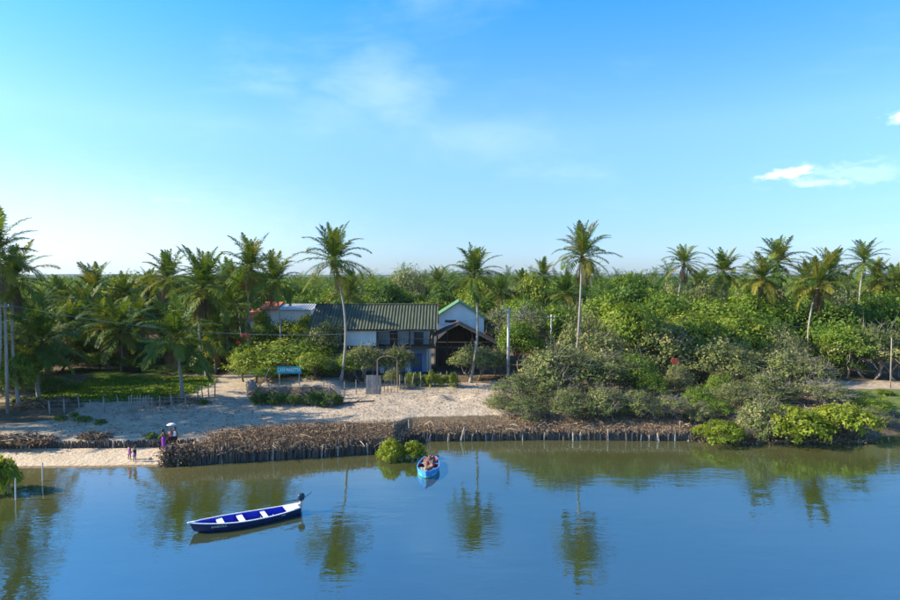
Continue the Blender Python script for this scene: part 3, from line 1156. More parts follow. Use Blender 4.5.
for sgn, xe in ((-1, wa - .35), (1, wc + .35)):
    dx = (xe - wb)
    dz = (zE - zA) * abs(dx) / (wb - wa)
    th = .16
    vs = [(0, -.4, zA + o2.z + .02), (dx, -.4, zA + dz + o2.z + .02), (dx, -.4, zA + dz + o2.z + .02 + th), (0, -.4, zA + o2.z + .02 + th)]
    vs = vs + [(a, 9.4, c) for a, b, c in vs]
    rr_ = part(MB().add(vs, [(0, 1, 2, 3), (7, 6, 5, 4), (0, 4, 5, 1), (1, 5, 6, 2), (2, 6, 7, 3), (3, 7, 4, 0)]), 'roof_slope', 'trim_green', wh)
part(MB().box(wx(470, WY_) + o2.x, wx(474, WY_) + o2.x, -.03, .05, zE - 2.6 + o2.z, zE - 1.5 + o2.z), 'window', 'glass', wh)

# --- brown open-fronted shed
SY = 79.5
sa, sb, sc_ = wx(434.5, SY), wx(459, SY), wx(501, SY)
zs_l, zs_a, zs_r = at_y(450, 336, SY).z, at_y(450, 324.5, SY).z, at_y(450, 346, SY).z
gz3 = g(sb, SY)
shed = thing('shed', 'dark open-fronted shed with brown tiled gable roof beside the green-roofed house', 'shed', (sb, SY, gz3))


def slope(xa, za, xb, zb, th, y0, y1):
    vs = [(xa - sb, y0, za - gz3), (xb - sb, y0, zb - gz3), (xb - sb, y0, zb - gz3 + th), (xa - sb, y0, za - gz3 + th)]
    vs = vs + [(a, y1, c) for a, b, c in vs]
    return MB().add(vs, [(0, 1, 2, 3), (7, 6, 5, 4), (0, 4, 5, 1), (1, 5, 6, 2), (2, 6, 7, 3), (3, 7, 4, 0)])


rs = part(slope(sa - .3, zs_l - .15, sb, zs_a, .14, -.5, 5.6), 'roof_slope', 'tile_brown', shed)
part(slope(sa - .3, zs_l - .17, sb, zs_a - .02, .13, -.56, -.505), 'barge_board', 'wood', rs)
rs = part(slope(sb + .004, zs_a, sc_, zs_r, .14, -.5, 5.6), 'roof_slope', 'tile_brown', shed)
part(slope(sb + .004, zs_a - .02, sc_, zs_r - .02, .13, -.56, -.505), 'barge_board', 'wood', rs)
part(MB().box(sa - sb, sc_ - sb - .6, 5.2, 5.35, -.3, zs_r - gz3 - .1), 'back_wall', 'wood_dark', shed)
gb = [(sa - sb, 5.2, zs_r - gz3), (sc_ - sb - .6, 5.2, zs_r - gz3), (0, 5.2, zs_a - gz3)]
part(MB().loft([gb, [(a, 5.34, c) for a, b, c in gb]]), 'back_gable', 'wood_dark', shed)
for px_ in (437, 447, 472, 497):
    xx = wx(px_, SY) - sb
    zt = min(zs_a, (zs_l + (zs_a - zs_l) * (px_ - 434.5) / 24.5) if px_ < 459 else zs_a + (zs_r - zs_a) * (px_ - 459) / 42) - gz3
    part(MB().tube([(xx, 0, -.3), (xx + .03, 0, zt)], [.11, .09], 7), 'post', 'wood_dark', shed)
part(MB().box(sa - sb, sc_ - sb - .5, -.06, .06, hz(348.5, SY) - gz3, hz(346.5, SY) - gz3), 'tie_beam', 'wood_dark', shed)
for i in range(5):
    t = (i + .6) / 5.4
    part(MB().tube([(sb - sb + (sc_ - sb) * t, -.3 + i * .05, zs_a + (zs_r - zs_a) * t - gz3 - .12), (sb - sb + (sc_ - sb) * t + .05, 5.0, zs_a + (zs_r - zs_a) * t - gz3 - .12)], .05, 5), 'rafter', 'wood', shed)

# --- orange-roofed house, mostly behind trees
OY = 96.0
oa, ob = wx(245, OY), wx(311, OY)
gz4 = g(oa, OY)
zo_e, zo_r = at_y(450, 309.5, OY).z, at_y(450, 302.5, OY + 3.2).z
oh = thing('house', 'pale house with orange tiled roof half hidden behind palms and trees', 'house', ((oa + ob) / 2, OY, gz4))
cx_ = (oa + ob) / 2
xsplit = wx(262, OY)
part(MB().box(xsplit - cx_, ob - cx_, 0, 6.5, -.3, zo_e - gz4), 'wall', 'plaster', oh)
for s_, (ya, yb) in enumerate(((-.5, 3.25), (7.0, 3.26))):
    vs = [(xsplit - cx_ - .4, ya, zo_e - gz4 - .1), (xsplit - cx_ + 2.4, ya, zo_e - gz4 - .1), (xsplit - cx_ + 2.4, yb, zo_r - gz4), (xsplit - cx_ - .4, yb, zo_r - gz4)]
    vs += [(a, b, c + .12) for a, b, c in vs]
    part(MB().add(vs, [(3, 2, 1, 0), (4, 5, 6, 7), (0, 1, 5, 4), (1, 2, 6, 5), (2, 3, 7, 6), (3, 0, 4, 7)]), 'roof_slope', 'tile_orange', oh)
part(corrugated(xsplit + 2.5 - cx_, ob - cx_ + .3, -.5, zo_e - gz4 - .05, 3.3, zo_r - gz4 - .2), 'metal_roof', 'concrete', oh)
part(MB().box(oa - cx_ - .2, xsplit - cx_ - .45, .2, 5.5, -.3, at_y(450, 319, OY).z - gz4), 'annex_wall', 'plaster', oh)
vs = [(oa - cx_ - .5, -.3, at_y(450, 320, OY).z - gz4), (xsplit - cx_ - .42, -.3, at_y(450, 320, OY).z - gz4), (xsplit - cx_ - .42, 5.8, at_y(450, 311, OY).z - gz4), (oa - cx_ - .5, 5.8, at_y(450, 311, OY).z - gz4)]
vs += [(a, b, c + .12) for a, b, c in vs]
part(MB().add(vs, [(3, 2, 1, 0), (4, 5, 6, 7), (0, 1, 5, 4), (1, 2, 6, 5), (2, 3, 7, 6), (3, 0, 4, 7)]), 'annex_roof', 'tile_orange', oh)

# --- small grey hut in the scrub on the right
RY = 76.0
rx0 = wx(654, RY)
rgz = g(rx0, RY)
zt_ = at_y(450, 347.5, RY).z
hut = thing('hut', 'small grey-roofed hut peeping out between bushes above the red board', 'hut', (rx0, RY, rgz))
part(MB().box(-1.0, 1.0, 0, 2.6, -.3, zt_ - rgz - .75), 'wall', 'wood_dark', hut)
vs = [(-1.2, -.5, zt_ - rgz - .7), (1.2, -.5, zt_ - rgz - .7), (1.1, 1.4, zt_ - rgz), (-1.1, 1.4, zt_ - rgz), (-1.2, 3.1, zt_ - rgz - .7), (1.2, 3.1, zt_ - rgz - .7)]
vs += [(a, b, c + .09) for a, b, c in vs]
part(MB().add(vs, [(3, 2, 1, 0), (6, 7, 8, 9), (0, 1, 7, 6), (2, 3, 4, 5), (9, 8, 11, 10), (0, 6, 9, 3), (1, 2, 8, 7), (3, 9, 10, 4), (2, 5, 11, 8), (4, 10, 11, 5)]), 'roof', 'wood_grey', hut)
part(MB().box(-.25, .25, -.04, .02, 0, 1.8), 'doorway', 'wood_dark', hut)

# ------------------------------------------------------------------ broadleaf trees, hand placed
# left grove
T = tree_px
T('mango', 18, 342, 86, 74, 'dark leafy tree behind the leftmost utility pole')
T('green', 78, 330, 84, 88, 'dark tree at the back of the lawn, behind the leftmost low palm')
T('mango', 118, 334, 80, 90, 'dark spreading tree at the middle of the lawn back edge')
T('mango', 150, 338, 70, 86, 'dark tree right of the lawn middle, behind the fence')
T('green', 196, 334, 74, 86, 'dark tree behind the second low palm by the sandy path')
T('lime', 108, 318, 60, 100, 'yellow-green tree catching sun behind the lawn trees')
T('mango', 225, 330, 60, 92, 'dark tree at the end of the sandy path')
T('scrubgreen', 8, 366, 70, 65, 'dark green bush beside the leftmost utility pole', 'bush', 'bush')
T('lime', 18, 348, 56, 60.5, 'sunlit leafy bush at the foot of the left edge palms', 'bush', 'bush')
T('scrubgreen', 52, 376, 42, 67, 'low dark bush under the leftmost low palm', 'bush', 'bush')
T('mango', 60, 348, 60, 80, 'low dark tree at the left back corner of the lawn')
T('green', 96, 352, 50, 81, 'low leafy tree at the back of the lawn, left of its middle')
T('mango', 136, 354, 46, 80, 'low dark tree at the back of the lawn, right of its middle')
T('scrubgreen', 172, 364, 56, 79, 'dark bush behind the second low palm', 'bush', 'bush')
T('scrubgreen', 214, 362, 40, 80, 'dark bush closing the end of the sandy path', 'bush', 'bush')
T('scrubgreen', 76, 370, 44, 79.5, 'dark bush under the trees at the left back of the lawn', 'bush', 'bush')
T('scrubgreen', 104, 372, 50, 76, 'low dark bush at the middle of the lawn back edge', 'bush', 'bush')
T('scrubgreen', 142, 374, 40, 75, 'low dark bush on the lawn, left of the second low palm', 'bush', 'bush')
T('lime', 30, 352, 60, 78, 'sunlit bushy tree behind the leftmost low palm')
T('green', 212, 348, 44, 82, 'green tree over the end of the sandy path')
# around the garden
T('lime', 290, 336, 96, 73, 'broad yellow-green tree behind the turquoise sign')
T('lime', 254, 346, 62, 71, 'yellow-green bushy tree at the left end of the garden, by the path')
T('lime', 312, 350, 44, 68.5, 'small bright green tree just right of the turquoise sign')
T('olive', 324, 314, 46, 75, 'pale leafy tree against the left end of the green roof')
T('green', 266, 319, 44, 82, 'green tree hiding the orange-roofed house wall')
T('lime', 306, 310, 34, 82, 'yellow-green tree against the pale wall left of the green roof')
T('green', 285, 315, 34, 83, 'green tree under the orange roof')
T('green', 262, 306, 22, 92, 'narrow green tree between the two orange roof pieces')
T('green', 297, 319, 60, 84, 'low green tree in front of the pale house')
T('green', 268, 366, 44, 67.5, 'dense green bush left of the turquoise sign', 'bush', 'bush')
T('mango', 318, 366, 40, 70, 'dark shaded bush between the sign and the tall palm trunk', 'bush', 'bush')
T('olive', 364, 339, 46, 71, 'olive shrub with tan tips before the white upper wall', 'shrub', 'shrub')
T('olive', 397, 342, 46, 72, 'olive shrub with tan tips under the balcony', 'shrub', 'shrub')
T('green', 350, 352, 40, 70.5, 'dark green shrub behind the garden fence, right of the tall palm trunk', 'shrub', 'shrub')
T('olive', 392, 368, 22, 67.5, 'small olive bush behind the garden arch', 'shrub', 'shrub')
T('olive', 478, 343, 62, 73, 'olive shrub with several stems in front of the shed', 'shrub', 'shrub')
T('olive', 496, 346, 36, 74.5, 'smaller olive shrub beside the street-light pole', 'shrub', 'shrub')
T('grey', 530, 303, 74, 83, 'half-bare tree with grey branches behind the utility poles')
T('grey', 497, 306, 50, 88, 'grey twiggy tree between the white house and the street-light pole')
T('mango', 388, 279, 52, 118, 'round dark tree rising behind the green roof')
T('green', 340, 284, 62, 112, 'green tree behind the green roof, right of the tall palm')
T('lime', 432, 296, 60, 112, 'yellow-green tree between the two house roofs')
T('green', 478, 292, 50, 108, 'green tree behind the white gable')
T('lime', 520, 296, 60, 110, 'bright green tree behind the half-bare tree')
T('scrubgreen', 645, 349.5, 40, 72, 'green bush in front of the small grey hut', 'bush', 'bush')
T('scrub', 680, 364, 34, 65.3, 'olive bush around the post of the red board', 'bush', 'bush')
T('scrubgreen', 876, 398, 46, 59, 'dark green bush added for shade on the inlet bank near the right edge', 'bush', 'bush')  # added to darken the bank where a shadow lies
# right bank: scrub in front
T('scrub', 560, 344, 96, 61.5, 'large olive thicket with grey branches on the bank right of the street-light pole', 'thicket', 'thicket')
T('olive', 600, 350, 84, 62.5, 'grey-olive thicket in the middle of the bank', 'thicket', 'thicket')
T('scrub', 520, 374, 60, 59.5, 'low pale thicket at the left foot of the bank', 'thicket', 'thicket')
T('scrub', 500, 393, 36, 57.5, 'lowest olive bush where the sand meets the bank', 'bush', 'bush')
T('scrub', 545, 384, 50, 58.5, 'olive bush hanging over the middle of the dark bank', 'bush', 'bush')
T('scrub', 572, 388, 60, 55.8, 'olive bush low on the bank under the large thicket', 'bush', 'bush')
T('scrub', 606, 386, 56, 55.8, 'dry bush low on the bank above the husks', 'bush', 'bush')
T('scrub', 640, 390, 50, 55.9, 'olive bush low on the bank left of the steep earth', 'bush', 'bush')
T('grey', 672, 394, 46, 55.8, 'grey dry bush at the right end of the husk band', 'bush', 'bush')
T('scrub', 702, 402, 36, 55.6, 'low olive bush right behind the end of the stake wall', 'bush', 'bush')
T('scrubgreen', 722, 398, 34, 56.4, 'green bush directly behind the low mangrove', 'bush', 'bush')
T('scrub', 876, 408, 40, 56.5, 'olive bush over the inlet at the right edge', 'bush', 'bush')
T('scrubgreen', 700, 386, 40, 58.4, 'green bush between the stake wall end and the low mangrove', 'bush', 'bush')
T('scrub', 528, 398, 48, 55.6, 'pale olive bush creeping down to the husks at the bank foot', 'bush', 'bush')
T('scrubgreen', 636, 352, 56, 63, 'bright green bush left of the red board', 'bush', 'bush')
T('scrubgreen', 652, 372, 40, 60.5, 'green bush on the bank under the red board', 'bush', 'bush')
T('olive', 598, 324, 76, 69, 'grey-green tree left of the small grey hut')
T('scrub', 682, 344, 44, 70, 'olive bush over the red board', 'bush', 'bush')
T('olive', 722, 334, 86, 68, 'rounded olive tree with grey branches left of the leaning palm')
T('olive', 738, 346, 50, 66, 'smaller olive bush against the rounded olive tree', 'bush', 'bush')
T('scrubgreen', 724, 372, 40, 63, 'bright green bush below the rounded olive tree', 'bush', 'bush')
T('olive', 786, 346, 76, 66, 'grey-green tree behind the large mangrove')
T('grey', 812, 356, 66, 64, 'grey tangled bush behind the large mangrove', 'bush', 'bush')
T('scrub', 768, 372, 66, 61, 'dull olive bush touching the back of the large mangrove', 'bush', 'bush')
T('scrub', 736, 382, 54, 60, 'dull brushwood left of the large mangrove', 'bush', 'bush')
T('grey', 826, 378, 60, 60, 'grey brushwood right behind the large mangrove', 'bush', 'bush')
T('olive', 872, 318, 90, 74, 'big grey-green thicket at the right edge', 'thicket', 'thicket')
T('olive', 905, 332, 70, 72, 'grey-green thicket cut by the right edge of the view', 'thicket', 'thicket')
T('scrubgreen', 838, 336, 56, 76, 'green bush left of the big grey-green thicket', 'bush', 'bush')
T('lime', 690, 308, 84, 74, 'sunny green tree in the middle of the right wood')
T('lime', 634, 298, 90, 73, 'sunny rounded tree right of the tallest right palm')
T('olive', 662, 318, 74, 70.5, 'olive green tree above the small grey hut')
T('lime', 740, 308, 78, 74, 'yellow-green tree left of the leaning palm')
T('olive', 586, 308, 60, 76, 'olive tree behind the tall palm on the bank')
T('mango', 770, 316, 76, 78, 'dark tree left behind the leaning palm')
T('mango', 840, 302, 78, 80, 'dark tree right behind the leaning palm')
T('mango', 798, 298, 80, 85, 'dark shaded tree deep behind the leaning palm')
T('green', 884, 290, 84, 82, 'leafy green tree at the right edge behind the thickets')
T('green', 712, 294, 80, 81, 'green tree under the right palms')
T('green', 668, 287, 80, 82, 'green tree just left of the slender right palm')
T('lime', 610, 289, 76, 86, 'yellow-green tree on the skyline right of the tallest right palm')
T('green', 556, 302, 66, 84, 'green tree behind the second utility pole')

T('green', 752, 288, 76, 86, 'green tree filling the skyline under the tallest crown')
T('olive', 782, 326, 60, 72, 'grey-green tree left beside the leaning palm')
T('green', 850, 322, 60, 74, 'leafy tree right beside the leaning palm')
T('green', 520, 318, 50, 78, 'green tree behind the second utility pole and street-light pole')

# red-flowering tree at the path
fx = wx(243, 72)
ft = thing('flowering_tree', 'small tree topped with red blossom beside the sandy path', 'tree', (fx, 72, g(fx, 72)))
r_ = np.random.default_rng(77)
htop = at_y(243, 333, 72).z - g(fx, 72)
lob = [(.2, 0, htop - .5, .5), (.6, .2, htop - .9, .4), (-.5, -.1, htop - 1.3, .35), (-.9, -.2, htop - 2.6, .3)]
v, f, t = crown_leaves(lob, 180, .15, r_)
link(bpy.data.objects.new('blossom', np_mesh('blossom', v, f, M['leaf_red'], t)), ft)
lob2 = [(.3, .3, htop - 2.2, .9), (-.5, 0, htop - 2.4, .8), (0, -.3, htop - 3.0, .9)]
v, f, t = crown_leaves(lob2, 1400, .22, r_)
link(bpy.data.objects.new('crown', np_mesh('crown', v, f, M['leaf_green'], t)), ft)
link(bpy.data.objects.new('trunk', limbs(lob + lob2, htop, r_, .12).mesh('trunk', M['bark'], True)), ft)

# mangroves in and by the water
def mangrove(px, base_py, wpx, top_py, label, kind='mangrove', var=0, name='mangrove_shrub'):
    p = at_z(px, base_py, 0)
    h = at_y(px, top_py, p.y).z + .12
    return place_tree(kind, p.x, p.y, wpx / FPX * p.y, h, label, 'shrub', name, None, var, None, -.12)


mangrove(391, 459.5, 31, 438, 'bright green mangrove clump in the water, left half', 'mangrovelow', 0)
mangrove(413, 458.5, 30, 440, 'bright green mangrove clump in the water beside the small boat', 'mangrovelow', 1)
mangrove(1, 492, 42, 454, 'bright green mangrove cut off by the left edge of the view', 'mangrovelow', 2)
mangrove(720, 443, 58, 419, 'low bright mangrove shrub at the right end of the stake wall', var=0)
mangrove(790, 441, 84, 403, 'large bright mangrove overhanging the right bank, left half', var=1)
mangrove(840, 440, 76, 400, 'large bright mangrove overhanging the right bank, right half', var=2)
mangrove(762, 440, 60, 396, 'olive shrub between the two mangroves on the right bank', 'scrub', 1, 'shrub')

# garden plants along the house fence
for i, px_ in enumerate((410, 417, 424, 431, 438, 446, 454)):
    Y_ = 68.6 + .3 * (i % 3)
    T('weedlime', px_, 371 + (i % 3) * 1.5, 12, Y_, ('first', 'second', 'third', 'fourth', 'fifth', 'sixth', 'last')[i] + ' leafy garden plant right of the arch, behind the post fence', 'plant', 'garden_plant', 'garden plants in a row')
for i, px_ in enumerate((256, 265, 274, 283, 292, 301, 310, 319, 328, 336)):
    p = at_z(px_, 405, 1.7)
    nm_ = ('first', 'second', 'third', 'fourth', 'fifth', 'sixth', 'seventh', 'eighth', 'ninth', 'tenth')[i]
    T('weedshaded', px_, 390 + (i * 7 % 6), 17 + (i * 5 % 6), p.y + (i % 2) * .7, nm_ + ' low shade-darkened shrub from the left along the earth terrace below the sign', 'shrub', 'low_shrub', 'low shrubs on the terrace')
for (px_, py_, w_, lab) in ((62, 420, 18, 'low weed patch on the sand above the left driftwood heap'), (84, 421, 22, 'widest weed patch in the middle of the shaded sand'),
                            (100, 424, 14, 'weed tuft right above the small debris heap'), (148, 438, 18, 'weed tuft on the low wall left of the person in purple'),
                            (160, 439, 12, 'small weed at the feet of the person in purple'), (74, 417, 12, 'small weed tuft between two larger patches on the sand'),
                            (20, 402, 26, 'weed clump by the leftmost pole'), (36, 404, 18, 'weed clump at the foot of the leftmost low palm'), (205, 404, 14, 'weed tuft by the stick fence at the path')):
    p = ground_at(px_, py_, 1.2)
    place_tree('weed', p.x, p.y + (.5 if py_ > 430 else 0), w_ / FPX * p.y, .32 + w_ * .008, lab, 'plant', 'weed', 'weeds on the sand')
for (px_, py_, w_, lab) in ((700, 398, 30, 'low bush on the slope below the rounded olive tree'), (862, 401, 30, 'low bush right behind the large mangrove'), (884, 404, 22, 'low bush at the inlet near the right edge'),
                            (890, 396, 26, 'low bush on the grass at the right edge'), (672, 400, 26, 'low bush at the foot of the red board slope')):
    p = at_z(px_, py_ + 2, 1.3)
    T('weed', px_, py_ - 6, w_, p.y, lab, 'plant', 'low_bush', 'low bushes on the right bank')

# ------------------------------------------------------------------ the wood behind, tree by tree
r = np.random.default_rng(5)
LANDMARKS = ((-20, 'the palms at the left edge'), (40, 'the leftmost low palm'), (75, 'the left end of the lawn'), (115, 'the middle of the lawn'), (150, 'the right end of the lawn'),
             (178, 'the second low palm'), (205, 'the big-crowned palm'), (225, 'the sandy path'), (250, 'the brown-skirted palm'), (276, 'the orange roof'), (303, 'the pale house'),
             (335, 'the tallest palm'), (370, 'the left half of the green roof'), (405, 'the right half of the green roof'), (435, 'the gap between the two roofs'), (458, 'the white gable'),
             (475, 'the palm before the white gable'), (508, 'the street-light pole'), (530, 'the half-bare grey tree'), (551, 'the thin utility pole'), (580, 'the tallest right palm'),
             (610, 'the olive thicket on the bank'), (640, 'the bright green bush on the bank'), (660, 'the small grey hut'), (684, 'the slender skyline palm'), (705, 'the rounded olive tree'),
             (726, 'the bushy skyline palm'), (745, 'the low right mangrove'), (764, 'the yellowish palm'), (780, 'the tallest skyline crown'), (800, 'the large mangrove'),
             (820, 'the leaning yellow palm'), (842, 'the green bush by the right-hand thicket'), (865, 'the slender dark-trunked palm'), (885, 'the big right-hand thicket'), (930, 'the right edge thicket'))
cells = []
Yc = 98.0
while Yc < 152:
    half = .76 * Yc + 6
    xq = -half + r.uniform(0, 6)
    while xq < half:
        cells.append((xq + r.normal(0, 1.3), Yc + r.normal(0, 1.5)))
        xq += r.uniform(7.2, 9.8)
    Yc += 7.4
for (x, y) in cells:
    px_ = 450 + x / y * FPX
    if y < 106 and 225 < px_ < 325:
        continue
    if 300 < px_ < 500 and y < 112:
        continue
    right = sstep(px_, 560, 640)
    h = r.uniform(7.2, 11.5) + 1.8 * right * r.uniform(.0, 1) + (r.uniform(1.5, 4.0) if r.random() < .2 and y > 112 else 0)
    kd = r.choice(['green', 'mango', 'lime', 'olive'], p=[.48, .27, .11, .14])
    lm = min(LANDMARKS, key=lambda q: abs(q[0] - px_))[1]
    row = 'front' if y < 111 else 'second' if y < 120 else 'middle' if y < 134 else 'back'
    lab = '%s tree, %s row of the wood behind %s' % ({'green': 'green', 'mango': 'dark green', 'lime': 'yellow-green', 'olive': 'olive-grey'}[kd], row, lm)
    place_tree(kd, x, y, r.uniform(8.0, 11.5), h, lab, 'tree', 'woodland_tree', 'trees of the wood behind the houses')

# far canopy: one mass to the horizon
lobs, y = [], 153.0
while y < 1900:
    stp = max(11.0, y * .044)
    half = 1.0 * y + 40
    n = int(2 * half / stp)
    xsq = np.linspace(-half, half, n) + r.normal(0, stp * .25, n)
    ysq = y + r.normal(0, stp * .3, n)
    hh = r.uniform(6.5, 12.0, n) + (r.random(n) < .16) * r.uniform(1.5, 5.0, n)
    ww = stp * r.uniform(1.0, 1.35, n)
    for a_, b_, c_, d_ in zip(xsq, ysq, hh, ww):
        lobs.append((a_, b_, c_, d_))
    y += stp * .92
for yq in np.arange(76, 153, 9.0):               # the wood goes on to both sides of the view
    for sg in (-1, 1):
        for xq in np.arange(.80 * yq + 12, 1.35 * yq + 60, 9.5):
            lobs.append((sg * xq + r.normal(0, 1.5), yq + r.normal(0, 1.5), r.uniform(6, 11), r.uniform(10, 13.5)))
lobs = np.array(lobs)
Vs, Ts, Ms = [], [], []
for near, far, n in ((0, 260, 260), (260, 500, 120), (500, 3000, 50)):
    sel = lobs[(lobs[:, 1] >= near) & (lobs[:, 1] < far)]
    m = len(sel) * n
    k = np.repeat(np.arange(len(sel)), n)
    d = r.normal(size=(m, 3))
    d /= np.linalg.norm(d, axis=1, keepdims=True)
    d[:, 2] = np.abs(d[:, 2])
    sub = r.uniform(.75, 1.1, m)
    pos = np.stack([sel[k, 0] + d[:, 0] * sel[k, 3] * .55 * sub, sel[k, 1] + d[:, 1] * sel[k, 3] * .55 * sub, 0 * sub], -1)
    gzz = G(sel[:, 0], sel[:, 1])[k]
    pos[:, 2] = gzz + sel[k, 2] * (.45 + .5 * d[:, 2] * sub)
    Ls = np.maximum(.6, sel[k, 1] * .0032) * r.uniform(.7, 1.4, m)
    v, f = leaf_quads(pos, d + np.array([0, 0, .5]) + r.normal(size=(m, 3)) * .6, Ls, Ls * .6, r)
    Vs.append(v)
    Ms.append(r.choice(3, len(sel), p=[.50, .40, .10])[k])
    tc_ = r.normal(.42, .24, len(sel))
    Ts.append(np.repeat(np.clip(tc_[k] + r.normal(0, .12, m), 0, 1), 4))
V_ = np.concatenate(Vs)
fw = link(bpy.data.objects.new('far_woods', np_mesh('far_woods', V_, np.arange(len(V_)).reshape(-1, 4), [M['leaf_green'], M['leaf_dark'], M['leaf_lime']], np.concatenate(Ts), mat_idx=np.concatenate(Ms))))
tag(fw, 'green mass of distant woodland reaching to the horizon', 'woodland', kind='stuff')

# ------------------------------------------------------------------ palms, hand placed
# left grove
palm(-7, 246, 52, 'tall palm cut off by the left edge, highest crown there', base_px=-16, size=.95, seed=1, nf=24)
palm(14, 272, 60, 'tall palm at the left edge with a yellowing frond and hanging crown', base_px=16, size=1.0, seed=2, yellow=.2, nf=24)
palm(42, 336, 62.5, 'low palm with huge fronds left of the lawn', base_px=37, size=1.10, seed=3, nf=22, dry=2, yellow=.05, r_base=.24)
palm(176, 332, 61.5, 'low palm with huge drooping fronds behind the fence by the path', base_px=181, size=1.12, seed=4, nf=24, dry=2, yellow=.05, r_base=.24)
palm(4, 352, 66, 'low palm peeping in at the left edge behind the pole', size=.9, seed=5, nf=18, dry=1)
palm(-12, 322, 60, 'low full palm cut by the left edge', size=1.1, seed=80, nf=22, dry=2)
palm(104, 318, 82, 'short bushy palm in the middle of the left grove', size=1.0, seed=6, nf=22, dry=2)
palm(203, 281, 76, 'big-crowned palm with brown skirt left of the sandy path', base_px=206, size=1.2, seed=7, dry=9, nf=30)
palm(251, 263, 84, 'tall palm with a brown skirt of dead fronds left of the orange roof', base_px=256, size=1.15, seed=8, dry=10, nf=26)
palm(274, 277, 79, 'medium palm with a thin straight trunk before the orange roof', base_px=275, size=1.05, seed=9, dry=3, nf=24)
palm(93, 285, 98, 'palm on the left skyline, the second bushy crown from the left edge palms', size=1.12, seed=10)
palm(124, 291, 104, 'palm on the left skyline between two taller crowns', size=1.05, seed=11)
palm(62, 294, 100, 'short palm on the left skyline beside the edge palms', size=.95, seed=12)
palm(168, 274, 98, 'palm on the left skyline with a narrow feathery crown', size=1.15, seed=13, yellow=.2)
palm(150, 284, 108, 'dark palm half behind the feathery skyline palm', size=1.0, seed=14)
palm(40, 305, 92, 'short palm deep in the left grove', size=.95, seed=15)
palm(228, 284, 96, 'palm half hidden between the big-crowned and the skirted palm', size=1.1, seed=16, dry=5)
palm(20, 312, 78, 'dark young palm under the left edge palms', size=.95, seed=17)
palm(140, 312, 90, 'young palm at the back of the lawn', size=.95, seed=18)
palm(70, 322, 84, 'young palm behind the leftmost low palm', size=.95, seed=38)
palm(196, 316, 88, 'young palm behind the second low palm', size=.95, seed=39)
palm(86, 306, 92, 'full palm crown in the upper middle of the left grove', size=1.15, seed=71)
palm(120, 326, 80, 'low full palm over the back of the lawn', size=1.1, seed=72)
palm(226, 308, 84, 'shaded palm between the big-crowned palm and the path', size=1.15, seed=74, dry=5)
palm(30, 330, 72, 'young palm crown behind the leftmost low palm, touching the edge palms', size=1.1, seed=75)
palm(214, 330, 78, 'young palm above the end of the sandy path', size=1.0, seed=78)
palm(240, 286, 92, 'palm crown tucked behind the brown-skirted palm', size=1.1, seed=79)
# centre
palm(334, 254, 69, 'tallest palm, slender grey trunk rising in front of the green roof', base_px=340, size=1.0, seed=20, yellow=.06, nf=26, dry=2, el_min=-30)
palm(474, 269, 71, 'tall palm with brown heart in front of the white gable', base_px=470, size=.88, seed=21, dry=5, nf=26)
palm(582, 250, 69, 'tallest palm on the right, yellow centre and leaning trunk above the bank', base_px=575, size=.95, seed=22, yellow=.35, nf=24, dry=3, el_min=-20)
palm(500, 288, 112, 'small palm behind the half-bare tree', size=.9, seed=23)
palm(524, 284, 124, 'palm in the wood right of the white gable', size=.95, seed=24)
palm(543, 273, 132, 'palm crown above the wood left of the tallest right palm', size=.95, seed=25)
palm(438, 279, 140, 'palm crown above the wood behind the green roof end', size=1.0, seed=26)
palm(350, 290, 96, 'low palm partly behind the tallest palm trunk', size=.95, seed=27, dry=5)
palm(566, 290, 100, 'low palm behind the tallest right palm trunk', size=.9, seed=28)
# right wood
palm(684, 259, 100, 'slender palm standing alone on the right skyline', base_px=684, size=.88, seed=30, nf=22)
palm(724, 268, 104, 'bushy palm right of the slender skyline palm', size=1.05, seed=31)
palm(762, 273, 86, 'yellowish palm in front of the tall skyline pair', base_px=764, size=.92, seed=32, yellow=.45, dry=4, nf=24)
palm(778, 258, 106, 'tallest crown of the right skyline group', size=1.2, seed=33, yellow=.25)
palm(818, 280, 80, 'leaning palm with yellow drooping fronds and pale trunk on the right', base_px=813, size=1.05, seed=34, yellow=.5, dry=4, nf=26)
palm(830, 268, 106, 'palm crown behind the leaning yellow palm', size=1.15, seed=35)
palm(864, 257, 98, 'slender palm with dark trunk near the right edge', base_px=865, size=.9, seed=36, nf=22)
palm(876, 276, 112, 'palm crown half hidden near the right edge', size=1.0, seed=37, yellow=.25)
palm(700, 285, 112, 'low palm between the slender and the bushy skyline palms', size=.95, seed=40)
palm(806, 276, 118, 'dim palm behind the right skyline group', size=1.0, seed=41, yellow=.3)
palm(894, 280, 118, 'palm crown at the right edge of the skyline', size=1.0, seed=42)
# left of the frame: the grove goes on and shades the sand
for i, (x, y, h) in enumerate(((-43.5, 51.6, 14), (-47, 55, 17), (-52, 52.6, 18), (-58, 55.5, 20), (-56, 51, 17), (-63, 53.4, 19), (-66, 57.4, 20), (-57, 70, 15))):
    p_ = 450 + x / y * FPX
    q_ = HORIZON - (h - CAM_H + 1.5) / y * FPX
    palm(p_, q_, y, 'palm of the grove standing left of the view', size=1.1, seed=60 + i, nf=24, dry=3, group='palms left of the view')

for (x, y, h, w_) in ((-49, 56, 7, 6), (-52, 68, 7, 8), (-50, 53, 6, 5)):
    place_tree('mango', x, y, w_, h, 'dense dark tree of the grove standing left of the view', 'tree', 'broadleaf_tree', 'trees left of the view')

